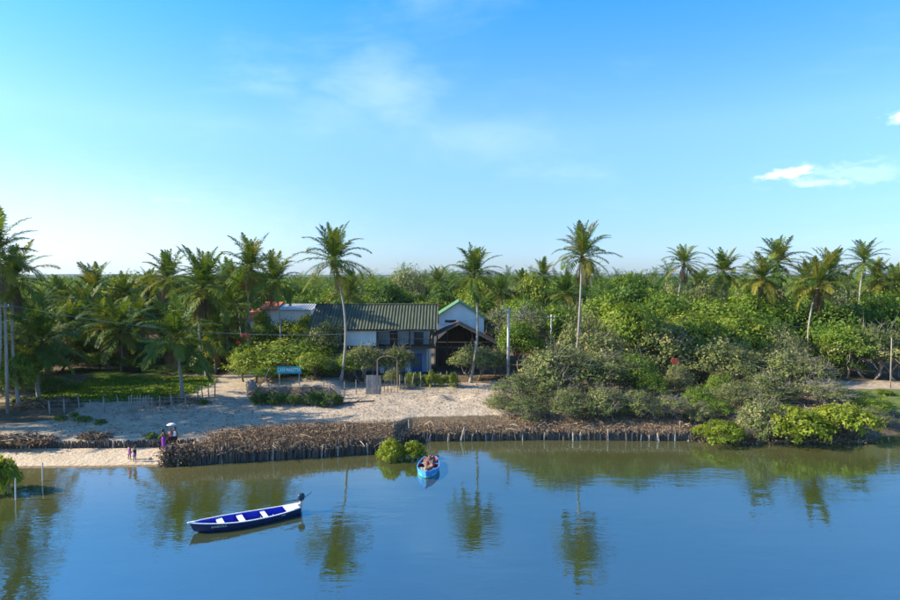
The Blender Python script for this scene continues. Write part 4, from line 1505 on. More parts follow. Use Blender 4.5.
# distant palms, crowns of a few pixels
r = np.random.default_rng(9)
far_px = [(372, 281, 170), (412, 282, 190), (424, 279, 210), (455, 283, 180), (515, 281, 190), (556, 284, 160), (600, 281, 175), (617, 278, 190), (640, 281, 170), (655, 277, 185),
          (700, 279, 180), (735, 281, 165), (300, 283, 170), (318, 287, 150), (215, 284, 160), (183, 288, 150), (110, 292, 150), (82, 293, 160), (46, 292, 165), (490, 283, 220),
          (576, 281, 230), (628, 280, 240), (396, 281, 240), (840, 280, 160), (746, 277, 170), (446, 276, 160), (468, 280, 150), (532, 278, 165), (590, 276, 150), (362, 279, 155), (405, 277, 165), (668, 274, 150), (650, 280, 210),
          (480, 278, 200), (508, 277, 160), (428, 283, 150)]
pv = []
for k in range(3):
    rr = np.random.default_rng(300 + k)
    vv, ff, tt, nb_ = [], [], [], 0
    for i in range(22):
        e0 = FROND_EL[min(int((i + .5) / 22 * 8), 7)]
        v, f, t = frond_arrays(e0, 4.4, 1.0, rr, 14)
        a = i * 2.39996 + rr.normal(0, .2)
        ca, sa_ = math.cos(a), math.sin(a)
        v = v @ np.array([[ca, sa_, 0], [-sa_, ca, 0], [0, 0, 1]])
        vv.append(v)
        ff.append(f + nb_)
        tt.append(t)
        nb_ += len(v)
    pv.append(np_mesh('crown', np.concatenate(vv), np.concatenate(ff), M['frond'], np.concatenate(tt)))
for i, (px_, py_, Y) in enumerate(far_px):
    c = at_y(px_, py_, Y)
    e = thing('coconut_palm', 'small %s distant palm over the woods behind %s' % (('low', 'far', 'faint')[min(2, int((Y - 150) / 30))], min(LANDMARKS, key=lambda q: abs(q[0] - px_))[1]), 'palm tree', (c.x, Y, g(c.x, Y)), 0, 'distant palms over the woods')
    top = c - Vector(e.location)
    link(bpy.data.objects.new('trunk', palm_trunk(top, r)), e)
    o = link(bpy.data.objects.new('crown', pv[i % 3]), e)
    o.location = top
    s = r.uniform(.85, 1.15)
    o.scale = (s, s, s)
    o.rotation_euler = (0, 0, r.uniform(0, 6))

# ------------------------------------------------------------------ stake walls and brushwood
STAKES = []
for k in range(5):
    rr = np.random.default_rng(400 + k)
    b = rr.normal(0, .03, 2)
    mb = MB().tube([(0, 0, -1.1), (b[0], b[1], -.1), (b[0] * .5, b[1] * 1.4, .5), (rr.normal(0, .03), rr.normal(0, .03), 1.0)], [.085, .09, .085, .06], 7)
    STAKES.append((mb.mesh('stake', M['stake'], True), mb.mesh('stake', M['stake_pale'], True)))


def stake_wall(name, label, cat, xa, xb, n, hfun, seed, pale=.09, voff=.1):
    rr = np.random.default_rng(seed)
    e = thing(name, label, cat, ((xa + xb) / 2, float(shore((xa + xb) / 2)), 0))
    for i in range(n):
        t = (i + .5) / n
        x = xa + (xb - xa) * t + rr.normal(0, .03)
        pale_ = rr.random() < pale
        y = float(shore(x)) + voff - (.10 if pale_ else 0) - abs(rr.normal(0, .05))
        o = link(bpy.data.objects.new('stake', STAKES[rr.integers(5)][1 if pale_ else 0]), e)
        o.location = Vector((x, y, 0)) - Vector(e.location)
        hh = hfun(t) * rr.uniform(.68, 1.18) * (1 + .12 * math.sin(t * 23 + seed))
        sw = rr.uniform(.8, 1.35) * (.75 if pale_ else 1)
        o.scale = (sw, sw, hh)
        o.rotation_euler = (rr.normal(0, .05), rr.normal(0, .07 if not pale_ else .12), rr.uniform(0, 6.28))
    return e


w1 = stake_wall('stake_wall', 'dark wall of upright wooden stakes along the left half of the bank', 'retaining wall', X_REV + .1, X_GAP0 + .1, 120, lambda t: 1.28 - .35 * t, 21)
w2 = stake_wall('stake_wall', 'dark wall of upright wooden stakes along the right half of the bank', 'retaining wall', X_GAP0 + .15, X_END, 165, lambda t: .95 - .15 * t, 22)
for px_, py_ in ((409, 443), (393, 449)):
    pass
# two taller pale posts in the gap
for i, px_ in enumerate((392.5, 409)):
    p = at_z(px_, 446 if i == 0 else 441, 0)
    e = thing('mooring_post', ['leaning pale post at the end of the left stake wall', 'pale post at the start of the right stake wall'][i], 'post', (p.x, p.y + .1, 0))
    MB().tube([(0, 0, -1), (.03, 0, .8), (.08 - .1 * i, .02, 1.75)], [.10, .095, .07], 7).build('shaft', M['stake_pale'], e)
    MB().tube([(.08 - .1 * i, .02, 1.742), (.085 - .1 * i, .02, 1.80)], [.074, .05], 7).build('tip', M['wood_grey'], e)

# low retaining wall of short stakes behind the little beach
e = thing('low_wall', 'low dark stake wall behind the small sandy beach', 'retaining wall', (-28, 50, .4))
rr = np.random.default_rng(31)
xw0, n = -45.0, 150
for i in range(n):
    x = xw0 + (X_REV + .6 - xw0) * (i + .5) / n
    y = float(shore(x)) + 4.10
    o = link(bpy.data.objects.new('stake', STAKES[rr.integers(5)][1 if rr.random() < .06 else 0]), e)
    o.location = Vector((x, y, .36)) - Vector(e.location)
    o.scale = (1.15, .9, .60 * rr.uniform(.88, 1.08))
    o.rotation_euler = (rr.normal(0, .04), rr.normal(0, .04), rr.uniform(0, 6.28))


def brush(name, label, cat, pts, n, L, seed, up=.5, spread=(.5, .5, .22), mat='husk', sticks=40, slen=1.2):
    """heap of dry husks, fronds and sticks; pts: (x, y, z, weight) of heap centres"""
    rr = np.random.default_rng(seed)
    P = np.array(pts)
    k = rr.choice(len(P), n, p=P[:, 3] / P[:, 3].sum())
    pos = P[k, :3] + rr.normal(size=(n, 3)) * np.array(spread)
    pos[:, 2] = np.maximum(pos[:, 2], G(pos[:, 0], pos[:, 1]) + .03)
    nrm = rr.normal(size=(n, 3)) + np.array([0, -.2, up])
    ln = L * rr.uniform(.5, 1.5, n)
    v, f = leaf_quads(pos, nrm, ln, ln * rr.uniform(.16, .42, n), rr)
    tone = np.clip(rr.normal(.5, .22, n), 0, 1)
    tone = np.repeat(tone, 4)
    # sticks
    mb = MB()
    for s in range(sticks):
        c = P[rr.integers(len(P))]
        a = rr.uniform(0, 6.28)
        d = Vector((math.cos(a), math.sin(a) * .7, rr.normal(0, .22)))
        p0 = Vector(c[:3]) + Vector((rr.normal() * spread[0], rr.normal() * spread[1], abs(rr.normal()) * spread[2] + .05))
        l = slen * rr.uniform(.4, 1.2)
        mb.tube([p0 - d * l * .5, p0 + Vector((0, 0, .05)), p0 + d * l * .5], [.035, .03, .015], 4, cap=False)
    if mb.v:
        sv = np.array(mb.v)
        sf = np.array(mb.f)
        f = np.concatenate([f, sf + len(v)])
        v = np.concatenate([v, sv])
        tone = np.concatenate([tone, np.repeat(rr.uniform(.5, 1, sticks), len(sv) // sticks)])
    o = link(bpy.data.objects.new(name, np_mesh(name, v, f, M[mat], tone)))
    return tag(o, label, cat, kind='stuff')


pts = []
for x in np.arange(X_REV + .3, X_GAP0 - .2, .25):
    t = (x - X_REV) / (X_GAP0 - X_REV)
    s = float(shore(x))
    bulge = math.sin(math.pi * min(1, t * 1.05)) ** .6
    for v0, zz, w in ((.5, .95 - .15 * t, 1), (1.1, 1.25, 1), (1.9, 1.55, 1.0), (2.8, 1.72 + .1 * bulge, .7), (3.9, 1.68, .25)):
        if v0 > 1.5 and t < .12:
            continue
        pts.append((x, s + v0, zz * (.72 + .28 * bulge) + .05, w * (.4 + bulge)))
brush('dry_brushwood', 'long heap of brown husks and dry palm litter on the left stake wall', 'brushwood', pts, 26000, .155, 51, spread=(.35, .45, .12), sticks=90)
pts = []
for x in np.arange(X_REV - .1, X_REV + 1.9, .14):
    s = float(shore(x))
    pts += [(x, s + .0, .75, 1), (x, s - .05, .35, .9), (x, s + .5, 1.0, .8)]
brush('root_tangle', 'dark tangle of roots and husks at the left end of the stake wall', 'brushwood', pts, 1500, .34, 52, spread=(.2, .10, .2), sticks=60, slen=1.0)
pts = []
for x in np.arange(X_GAP0 + .1, X_END - .2, .25):
    t = (x - X_GAP1) / (X_END - X_GAP1)
    s = float(shore(x))
    for v0, zz, w in ((.5, .78, 1), (1.1, .95, .8), (1.7, 1.08, .3)):
        pts.append((x, s + v0, zz + .04, w * (1.5 if t < .3 else 1)))
brush('dry_brushwood', 'brown husks and dead leaves lying along the right stake wall', 'brushwood', pts, 13000, .14, 53, spread=(.35, .45, .08), sticks=60)
pts = []
for px_ in np.arange(-20, 44, 3):
    p = at_z(px_, 441, 1.0)
    pts.append((p.x, p.y, 1.1, 1))
brush('driftwood_heap', 'heap of dry palm stalks on the sand at the left edge', 'brushwood', pts, 1300, .42, 54, spread=(.5, .5, .13), sticks=40, slen=2.0)
pts = [(at_z(px_, 437.5, 1.0).x, at_z(px_, 437.5, 1.0).y, 1.1, 1) for px_ in (86, 90, 95, 100, 104)]
brush('driftwood_heap', 'small dark heap of palm debris beside the low wall', 'brushwood', pts, 500, .38, 55, spread=(.3, .4, .14), sticks=16, slen=1.2)
pts = [(at_z(px_, py_, 1.6).x, at_z(px_, py_, 1.6).y, 1.72, 1) for px_, py_ in ((162, 404), (170, 402), (178, 401), (186, 401), (193, 403))]
brush('driftwood_heap', 'heap of cut palm fronds under the second low palm', 'brushwood', pts, 700, .4, 56, spread=(.6, .5, .16), sticks=24, slen=1.8)
pts = [(at_z(px_, py_, 1.6).x, at_z(px_, py_, 1.6).y, 1.72, 1) for px_, py_ in ((24, 408), (34, 407), (44, 406), (54, 404), (62, 401), (70, 403))]
brush('driftwood_heap', 'dark heap of litter at the foot of the leftmost low palm', 'brushwood', pts, 1100, .4, 57, spread=(.6, .6, .16), sticks=30, slen=1.6)
# mud and roots along the right bank under the mangroves
pts = []
for x in np.arange(X_END, wx(876, 52), .3):
    s = float(shore(x))
    for v0, zz in ((.2, .1), (.9, .4), (1.8, .75)):
        pts.append((x, s + v0, zz, 1))
brush('bank_litter', 'dark leaf litter and roots on the bank beneath the mangroves', 'brushwood', pts, 3500, .26, 58, spread=(.3, .3, .1), sticks=90, slen=1.0)
# dead grass and litter on the shaded scrub bank
rr = np.random.default_rng(59)
pts = [(x, y, g(x, y) + .05, 1) for x, y in zip(rr.uniform(5, 36, 260), rr.uniform(55.5, 63, 260))]
brush('bank_litter', 'dry grass and twigs covering the slope under the thickets', 'brushwood', pts, 7000, .24, 60, spread=(.7, .6, .12), sticks=220, slen=1.5)
# scattered leaves and husks on the open sand
rr = np.random.default_rng(61)
n = 4500
lx = rr.uniform(-40, 8, n)
lv = rr.uniform(5.0, 18, n)
ly = lv + shore(lx)
pos = np.stack([lx, ly, G(lx, ly) + .03], -1)
ln = rr.uniform(.06, .24, n)
v, f = leaf_quads(pos, rr.normal(size=(n, 3)) * .35 + np.array([0, 0, 1]), ln, ln * .5, rr)
tag(link(bpy.data.objects.new('sand_litter', np_mesh('sand_litter', v, f, M['husk'], np.repeat(rr.uniform(0, .8, n), 4)))), 'scattered dry leaves and husks on the open sand', 'litter', kind='stuff')
# lawn
rr = np.random.default_rng(62)
n = 26000
lx = rr.uniform(-44, -24.5, n)
ly = rr.uniform(60.5, 76, n)
keep = np.clip(region(lx, ly, -35.0, 68.0, 7.6, 7.0), 0, 1) > rr.uniform(.1, .9, n)
lx, ly = lx[keep], ly[keep]
n = len(lx)
bh = rr.uniform(.12, .34, n)
pos = np.stack([lx, ly, G(lx, ly) + bh * .35], -1)
a = rr.uniform(0, 6.28, n)
nrm = np.stack([np.cos(a), np.sin(a), rr.uniform(.2, .9, n)], -1)
v, f = leaf_quads(pos, nrm, bh * 1.5, bh * .5, rr)
tag(link(bpy.data.objects.new('lawn_grass', np_mesh('lawn_grass', v, f, M['leaf_green'], np.repeat(np.clip(rr.normal(.4, .2, n), 0, 1), 4)))), 'sunlit green grass on the lawn behind the left fence', 'grass', kind='stuff')

# ------------------------------------------------------------------ fences, gate, arch
POST = []
for k in range(4):
    rr = np.random.default_rng(500 + k)
    POST.append(MB().tube([(0, 0, -.4), (rr.normal(0, .02), 0, .5), (rr.normal(0, .05), rr.normal(0, .03), 1.0)], [.06, .055, .045], 6).mesh('post', M['wood_grey'], True))


def wire_between(a, b, sag, n=14):
    a, b = Vector(a), Vector(b)
    return [a.lerp(b, i / n) - Vector((0, 0, sag * 4 * (i / n) * (1 - i / n))) for i in range(n + 1)]


def fence(pix, label, h=1.35, seed=0, wires=(.45, .85, 1.2), name='fence'):
    rr = np.random.default_rng(seed)
    P = [at_z(px_, py_, 1.6) for px_, py_ in pix]
    P = [Vector((p.x, p.y, g(p.x, p.y))) for p in P]
    e = thing(name, label, 'fence', P[0])
    for p in P:
        o = link(bpy.data.objects.new('post', POST[rr.integers(4)]), e)
        o.location = p - P[0]
        s = rr.uniform(.85, 1.25)
        o.scale = (s, s, h * rr.uniform(.85, 1.15))
        o.rotation_euler = (rr.normal(0, .05), rr.normal(0, .06), rr.uniform(0, 6))
    for hh in wires:
        mb = MB()
        for p, q in zip(P[:-1], P[1:]):
            mb.tube(wire_between(p - P[0] + Vector((0, -.06, hh)), q - P[0] + Vector((0, -.06, hh)), .03, 4), .008, 3, cap=False)
        mb.build('wire', M['wire'], e)
    return e


fence([(50 + i * 13.5 + (i % 3), 412.5 - .35 * i) for i in range(11)], 'wire fence on thin wooden posts along the front of the lawn', seed=1)
# grey picket panel left of the second low palm
pk = thing('picket_fence', 'short grey picket panel at the right end of the lawn fence', 'fence', at_z(129, 409, 1.6))
pk.location.z = g(pk.location.x, pk.location.y)
for i in range(9):
    MB().box(i * .27 - .05, i * .27 + .05, -.02, .02, -.2, 1.25 + .1 * math.sin(i * 2.1)).build('picket', M['wood_grey'], pk)
for zz in (.35, .95):
    MB().box(-.1, 2.3, .024, .06, zz, zz + .08).build('rail', M['wood_grey'], pk)
fence([(198, 401), (203, 399.5), (209, 399), (215, 398)], 'close-set stick fence at the left side of the sandy path', h=1.5, seed=3, wires=(.5, 1.1))
fence([(268, 402), (278, 401), (322, 399), (330, 400), (344, 399), (356, 396)], 'wooden post fence in front of the garden, left of the gate', h=1.7, seed=4, wires=(.7, 1.3))
fence([(400, 392), (406, 391.5), (412, 391), (421, 389), (430, 387.5), (440, 386.5), (448, 386)], 'post fence running right from the garden gate', h=1.6, seed=5, wires=(.6, 1.2))
# plank gate
gp = at_z(366, 396.5, 1.6)
gate = thing('plank_gate', 'weathered grey plank gate left of the garden arch', 'gate', (gp.x, gp.y, g(gp.x, gp.y)))
for i in range(6):
    MB().box(i * .26, i * .26 + .24, -.02 + .008 * (i % 2), .02 + .008 * (i % 2), -.1, 2.0 + .06 * math.sin(i * 3.3)).build('plank', M['wood_grey'], gate)
for zz in (.35, 1.45):
    MB().box(-.05, 1.62, .03, .08, zz, zz + .1).build('crossbar', M['wood_grey'], gate)
# arch
ap = at_z(377.5, 394.5, 1.6)
arch = thing('garden_arch', 'thin rounded metal arch over the garden entrance', 'arch', (ap.x, ap.y, g(ap.x, ap.y)))
aw = wx(397, ap.y) - ap.x
mb = MB()
mb.tube([(0, 0, -.2), (0, 0, 3.3)] + [(aw / 2 - math.cos(t) * aw / 2, 0, 3.3 + math.sin(t) * .55) for t in np.linspace(.15, math.pi - .15, 11)] + [(aw, 0, 3.3), (aw, 0, -.2)], .045, 6)
mb.build('hoop', M['wood'], arch)
for i in range(5):
    x = .35 + i * .36
    MB().tube([(x, .05, -.2), (x + .03, .05, 1.4 + .3 * math.sin(i * 2.3))], .035, 5).build('slat', M['wood_grey'], arch)
MB().box(.2, aw - .1, .1, .13, .75, .83).build('rail', M['wood_grey'], arch)

# ------------------------------------------------------------------ turquoise sign
spx = at_z(275.5, 391.5, 2.3)
SYd = 65.2
sx0, sx1 = wx(276, SYd), wx(300.5, SYd)
sz0, sz1 = at_y(288, 373.6, SYd).z, at_y(288, 366.8, SYd).z
sgz = g(sx0, SYd)
sign = thing('sign_board', 'turquoise sign reading CASA MARIETTA on two posts', 'sign', (sx0, SYd, sgz))
MB().box(0, sx1 - sx0, -.03, .02, sz0 - sgz, sz1 - sgz).build('board', M['sign_teal'], sign)
for xx in (.25, sx1 - sx0 - .25):
    MB().tube([(xx, .08, -.3), (xx + .02, .08, sz1 - sgz - .05)], .06, 7).build('post', M['wood_grey'], sign)


def lettering(text, size, mat, parent, loc, rot, width=None, ext=.006):
    c = bpy.data.curves.new('lettering', 'FONT')
    c.body = text
    c.size = size
    c.extrude = ext
    c.align_x = 'CENTER'
    c.align_y = 'CENTER'
    tmp = bpy.data.objects.new('tmp', c)
    COL.objects.link(tmp)
    dg = bpy.context.evaluated_depsgraph_get()
    me = bpy.data.meshes.new_from_object(tmp.evaluated_get(dg))
    bpy.data.objects.remove(tmp)
    me.materials.clear()
    me.materials.append(mat)
    o = bpy.data.objects.new('lettering', me)
    link(o, parent)
    o.location = loc
    o.rotation_euler = rot
    if width:
        w0 = max(v.co.x for v in me.vertices) - min(v.co.x for v in me.vertices)
        o.scale = (width / w0, 1, 1)
    return o


lettering('CASA MARIETTA', .52, M['white'], sign, ((sx1 - sx0) / 2, -.045, (sz0 + sz1) / 2 - sgz), (math.pi / 2, 0, 0), width=(sx1 - sx0) * .92)

# ------------------------------------------------------------------ utility poles and wires


def pole(px, base_y, top_py, label, lamp=False, r0=.16, mat='concrete', Y=None, cross=True):
    if Y is None:
        p = at_z(px, base_y, 1.7)
        Y = p.y
    x = wx(px, Y)
    z0 = g(x, Y)
    h = at_y(px, top_py, Y).z - z0
    e = thing('utility_pole', label, 'pole', (x, Y, z0))
    MB().tube([(0, 0, -.4), (0, 0, h * .5), (0, 0, h)], [r0, r0 * .85, r0 * .68], 10).build('shaft', M[mat], e, smooth=True)
    if cross:
        MB().box(-.5, .5, -.16, -.10, h - .45, h - .33).build('crossarm', M['wood_grey'], e)
        for xx in (-.4, .4):
            MB().tube([(xx, -.13, h - .325), (xx, -.13, h - .18)], [.05, .04], 6).build('insulator', M['white'], e)
    if lamp:
        a = MB().tube([(0, 0, h - .12), (-.25, -.1, h + .02), (-.5, -.2, h + .02)], .035, 6).build('lamp_arm', M['wire'], e)
        MB().loft([[(-.45 - t * .45, -.2 - t * .12 + dy, h + .02 + dz) for dy, dz in ((-w, 0), (-w * .6, hh), (w * .6, hh), (w, 0), (0, -.03))] for t, w, hh in ((0, .07, .05), (.4, .14, .09), (1, .08, .04))]).build('lamp_head', M['white'], a)
    return Vector((x, Y - .13, z0 + h - .2)), e


p1, _ = pole(4.5, 411, 302, 'weathered utility pole near the left edge of the view', r0=.15, mat='wood_grey')
p2, _ = pole(508.5, 379, 308.5, 'pale street-light pole standing at the end of the sand', lamp=True, r0=.19, Y=72.5)
p3, _ = pole(551.5, 0, 314.5, 'thin utility pole behind the thicket, right of the street-light pole', Y=80, r0=.13)
p4, _ = pole(893, 0, 338, 'thin pale pole in front of the thicket near the right edge', Y=68, r0=.07, cross=False, mat='stake_pale')
pL, _ = pole(-190, 0, 300, 'utility pole left of the view', Y=62, r0=.17)
pR, _ = pole(1010, 0, 316, 'utility pole right of the view', Y=82, r0=.15)


def wire(a, b, sag, label, rad=.011):
    pts = wire_between(a, b, sag, 30)
    mb = MB().tube([q - Vector(a) for q in pts], rad, 4, cap=False)
    o = mb.build('overhead_wire', M['wire'])
    o.location = a
    return tag(o, label, 'wire')


wire(pL, p1, .6, 'overhead wire from the left pole to the pole beyond the view')
wire(p1, p2 - Vector((0, 0, .3)), 2.7, 'long sagging overhead wire crossing the garden to the street-light pole', .015)
wire(p2, p3, .3, 'short overhead wire between the street-light pole and the thin pole')
wire(p3, pR, 1.3, 'overhead wire running right through the wood')
wire(Vector((wx(378, 72), 72, at_y(378, 335, 72).z)), Vector((wx(434, HY - .2), HY - .2, at_y(434, 327, HY - .2).z)), .1, 'pale service wire slanting up to the balcony corner')

# ------------------------------------------------------------------ small things on land
rx_, ry_ = wx(676, 66), 66.0
rz_ = g(rx_, ry_)
rb_ = thing('red_board', 'small red board on a post among the bushes on the right bank', 'board', (rx_, ry_, rz_))
zc = at_y(676, 361, 66).z - rz_
Mx = Matrix.Rotation(.3, 4, 'Y')
bd = MB()
for (ax, ay, bx_, by_) in ((-.46, -.34, .46, .34),):
    ring = [(x * .8, z * .7) for x, z in ((-.5, -.28), (-.3, -.4), (.34, -.42), (.52, -.2), (.5, .26), (.2, .4), (-.36, .38), (-.52, .1))]
    bd.loft([[Mx @ Vector((x, -.03, z)) + Vector((0, 0, zc)) for x, z in ring], [Mx @ Vector((x, .03, z)) + Vector((0, 0, zc)) for x, z in ring]])
bd.build('panel', M['red_paint'], rb_)
MB().tube([(.05, .07, -.3), (.02, .07, zc + .2)], [.05, .04], 6).build('post', M['wood_grey'], rb_)

# white stakes standing in the water
for i, (px_, top_, base_) in enumerate(((42.5, 463.5, 481), (15.5, 478.5, 500))):
    p = at_z(px_, base_, 0)
    h = at_y(px_, top_, p.y).z
    e = thing('water_stake', ['white stake standing in the shallows off the beach', 'white stake in the water in front of the left mangrove'][i], 'stake', (p.x, p.y, 0))
    MB().tube([(0, 0, -1.2), (.01, 0, h * .5), (.03, 0, h)], [.042, .038, .034], 7).build('shaft', M['concrete'], e)
    MB().tube([(.03, 0, h + .002), (.032, 0, h + .05)], [.036, .02], 7).build('tip', M['wood_grey'], e)

# pale boulder / stump by the path
def rock(px, py, s, label, seed, zz=1.75):
    p = at_z(px, py, zz)
    rr = np.random.default_rng(seed)
    bm = bmesh.new()
    bmesh.ops.create_icosphere(bm, subdivisions=2, radius=1)
    for v_ in bm.verts:
        k = 1 + .22 * math.sin(v_.co.x * 3 + seed) * math.cos(v_.co.y * 2.3 + seed * 2) + rr.normal(0, .05)
        v_.co = Vector((v_.co.x * s[0], v_.co.y * s[1], v_.co.z * s[2])) * k
    me = bpy.data.meshes.new('rock')
    bm.to_mesh(me)
    bm.free()
    me.materials.append(M['rock'])
    o = link(bpy.data.objects.new('rock', me))
    o.location = (p.x, p.y, g(p.x, p.y) + s[2] * .5)
    return tag(o, label, 'rock')


rock(251, 393, (.55, .5, .85), 'upright pale boulder at the garden corner by the path', 1)
rock(150, 459, (.16, .13, .09), 'small stone lying on the beach right of the children', 4, .2)
p = at_z(232, 402, 1.6)
lg = thing('driftwood_log', 'long dark log lying on the sand below the plank gate', 'log', at_z(340, 404, 1.6))
lg.location.z = g(lg.location.x, lg.location.y)
MB().tube([(0, 0, .08), (1.6, .5, .12), (3.2, 1.0, .14)], [.13, .11, .07], 7).build('stem', M['bark'], lg, smooth=True)
MB().tube([(1.5, .5, .14), (1.9, .45, .4), (2.2, .5, .55)], [.06, .045, .02], 5).build('branch', M['bark'], lg)
lg2 = thing('fallen_branch', 'bare pale branch leaning out of the bush left of the sign', 'branch', at_z(258, 393, 1.9))
lg2.location.z = g(lg2.location.x, lg2.location.y)
MB().tube([(0, 0, 0), (.7, .2, 1.0), (1.2, .3, 2.1)], [.08, .06, .035], 6).build('stem', M['wood_grey'], lg2, smooth=True)
MB().tube([(.7, .2, 1.0), (.6, .1, 1.5)], [.04, .02], 5).build('side_branch', M['wood_grey'], lg2)

# ------------------------------------------------------------------ boats


def hull_section(t, L, B, bow_rise, side_h, tr=.55, inset=0.0):
    """t 0 = stern, 1 = bow; returns half profile widths/heights"""
    x = -L / 2 + L * t
    w = B / 2 * (tr + (1 - tr) * math.sin(math.pi * t) ** .9) if t < .5 else B / 2 * (1 - ((t - .5) / .5) ** 2.3) ** .9
    w = max(w - inset, .012)
    sheer = side_h + bow_rise * max(0, (t - .35) / .65) ** 2 + .08 * max(0, (.3 - t) / .3) ** 2
    keel = -.16 + .26 * max(0, (t - .72) / .28) ** 2 + .10 * max(0, (.18 - t) / .18) + inset * .9
    return x, w, sheer, keel


def boat(name, label, loc, rz, L, B, side_h, bow_rise, m_out, m_in, m_rim, m_thwart, thwarts, name_text=None, stern_deck=True, lower=None):
    e = thing(name, label, 'boat', loc, rz)
    n = 26

    def ring(t, inset, openring=True, top=0):
        x, w, s, k = hull_section(t, L, B, bow_rise, side_h, inset=inset)
        q = []
        for a, zf in ((1.0, 1.0), (.97, .55), (.86, .22), (.5, .04), (0, 0), (-.5, .04), (-.86, .22), (-.97, .55), (-1.0, 1.0)):
            q.append((x - (0 if t < .95 else 0) + .22 * max(0, (t - .8) / .2) * (zf - .4), w * a, k + (s + top - k) * zf))
        return q
    ts = [i / n for i in range(n + 1)]
    for nm, mat, ins in (('hull', m_out, 0.0), ('interior', m_in, .045)):
        vs, fs = [], []
        for i, t in enumerate(ts):
            tt = t if nm == 'hull' else .02 + t * .965
            vs += ring(tt, ins, top=-.012 if nm == 'interior' else 0)
            if i:
                for j in range(8):
                    a, b = (i - 1) * 9 + j, i * 9 + j
                    fs.append((a, a + 1, b + 1, b) if nm == 'hull' else (a, b, b + 1, a + 1))
        fs.append(tuple(range(9)) if nm == 'interior' else tuple(range(8, -1, -1)))
        me = MB().add(vs, fs).mesh(nm, M[mat], True)
        o = link(bpy.data.objects.new(nm, me), e)
        if nm == 'hull' and lower:
            me.materials.append(M[lower])
            for pl in me.polygons:
                if pl.center.z < side_h * .45 and pl.center.x > -L * .1:
                    pl.material_index = 1
    for sg in (1, -1):
        pts = []
        for t in ts:
            q = ring(t, .02)[0 if sg > 0 else 8]
            pts.append((q[0], q[1], q[2] + .012))
        mbr = MB()
        secs = []
        for p_ in pts:
            secs.append([(p_[0], p_[1] - .035, p_[2] - .024), (p_[0], p_[1] + .035, p_[2] - .024), (p_[0], p_[1] + .035, p_[2] + .018), (p_[0], p_[1] - .035, p_[2] + .018)])
        mbr.loft(secs).build('gunwale', M[m_rim], e)
    q = ring(1.0, 0)
    MB().box(q[0][0] - .28, q[0][0] + .10, -.05, .05, q[0][2] - .01, q[0][2] + .055).build('stem_head', M[m_rim], e)
    for t, wd in thwarts:
        x, w, s, k = hull_section(t, L, B, bow_rise, side_h, inset=.05)
        MB().box(x - wd / 2, x + wd / 2, -w, w, s - .115, s - .075).build('thwart', M[m_thwart], e)
    for t in (.12, .24, .36, .5, .6, .7, .82):
        x, w, s, k = hull_section(t, L, B, bow_rise, side_h, inset=.06)
        MB().tube([(x, w * .99, s - .03), (x, w * .94, k + (s - k) * .5), (x, w * .5, k + .07), (x, -w * .5, k + .07), (x, -w * .94, k + (s - k) * .5), (x, -w * .99, s - .03)], .028, 4).build('rib', M[m_in], e)
    if stern_deck:
        secs = []
        for t in (.005, .07, .14):
            x, w, s, k = hull_section(t, L, B, bow_rise, side_h, inset=.03)
            secs.append([(x, -w, s - .02), (x, w, s - .02), (x, w, s + .018), (x, -w, s + .018)])
        MB().loft(secs).build('stern_deck', M[m_rim], e)
    return e


pb, ps = at_z(192, 533.5, 0), at_z(299, 512.5, 0)
mid = (pb + ps) / 2
ang = math.atan2(pb.y - ps.y, pb.x - ps.x)
Lb = (pb - ps).length
bt = boat('motor_canoe', 'long navy canoe with bright blue inside, white benches and outboard motor', (mid.x, mid.y, .0), ang, Lb * 1.0, 1.5, .34, .26,
          'boat_navy', 'boat_blue', 'boat_white', 'boat_white', ((.34, .26), (.56, .32), (.75, .34)))
# lettering low contrast on the camera-side bow
x_, w_, s_, k_2 = hull_section(.80, Lb, 1.5, .26, .34)
x2, w2, s2, _k = hull_section(.72, Lb, 1.5, .26, .34)
yaw = math.atan2(w2 - w_, x_ - x2)
lo = lettering('ISABORA', .14, M['motor_leg'], bt, (x_ - .12, w_ * .985 + .075, s_ * .68), (math.pi / 2, 0, math.pi - yaw), width=.8, ext=.004)
x_, w_, s_, _k = hull_section(.10, Lb, 1.5, .26, .34)
lettering('PA 12', .12, M['motor_leg'], bt, (x_ + .35, w_ + .045, s_ * .66), (math.pi / 2, 0, math.pi + .28), width=.5, ext=.004)
x_, w_, s_, _k = hull_section(0, Lb, 1.5, .26, .34)
mo = MB()
mo.loft([ell(x_ - .12 + dx, 0, s_ + z, a, b, 12) for z, a, b, dx in ((.28, .13, .11, 0), (.33, .20, .15, 0), (.50, .23, .17, -.01), (.62, .21, .15, -.02), (.70, .13, .09, -.03))])
om = mo.build('outboard_motor', M['motor'], bt, smooth=True)
MB().loft([ell(x_ - .13, 0, s_ + z, a, b, 8) for z, a, b in ((-.75, .05, .03), (-.2, .07, .05), (.1, .10, .08), (.30, .12, .10))]).build('motor_leg', M['motor_leg'], om)
MB().box(x_ - .06, x_ + .10, -.13, .13, s_ - .16, s_ + .14).build('bracket', M['motor_leg'], om)
MB().loft([ell(x_ - .13 + dx, 0, -.52, max(.01, a), max(.01, a), 8) for dx, a in ((0, .06),)] + [ell(x_ - .13, 0, -.60, .02, .02, 8)]).build('gear_case', M['motor'], om)
MB().tube([(x_ + .05, .02, s_ + .36), (x_ + .5, .10, s_ + .40), (x_ + .95, .16, s_ + .40)], [.03, .025, .03], 6).build('tiller', M['motor'], om)
MB().tube([(x_ - .25, 0, s_ + .36), (x_ - .9, -.35, s_ + .55)], [.022, .018], 6).build('long_shaft', M['motor'], om)

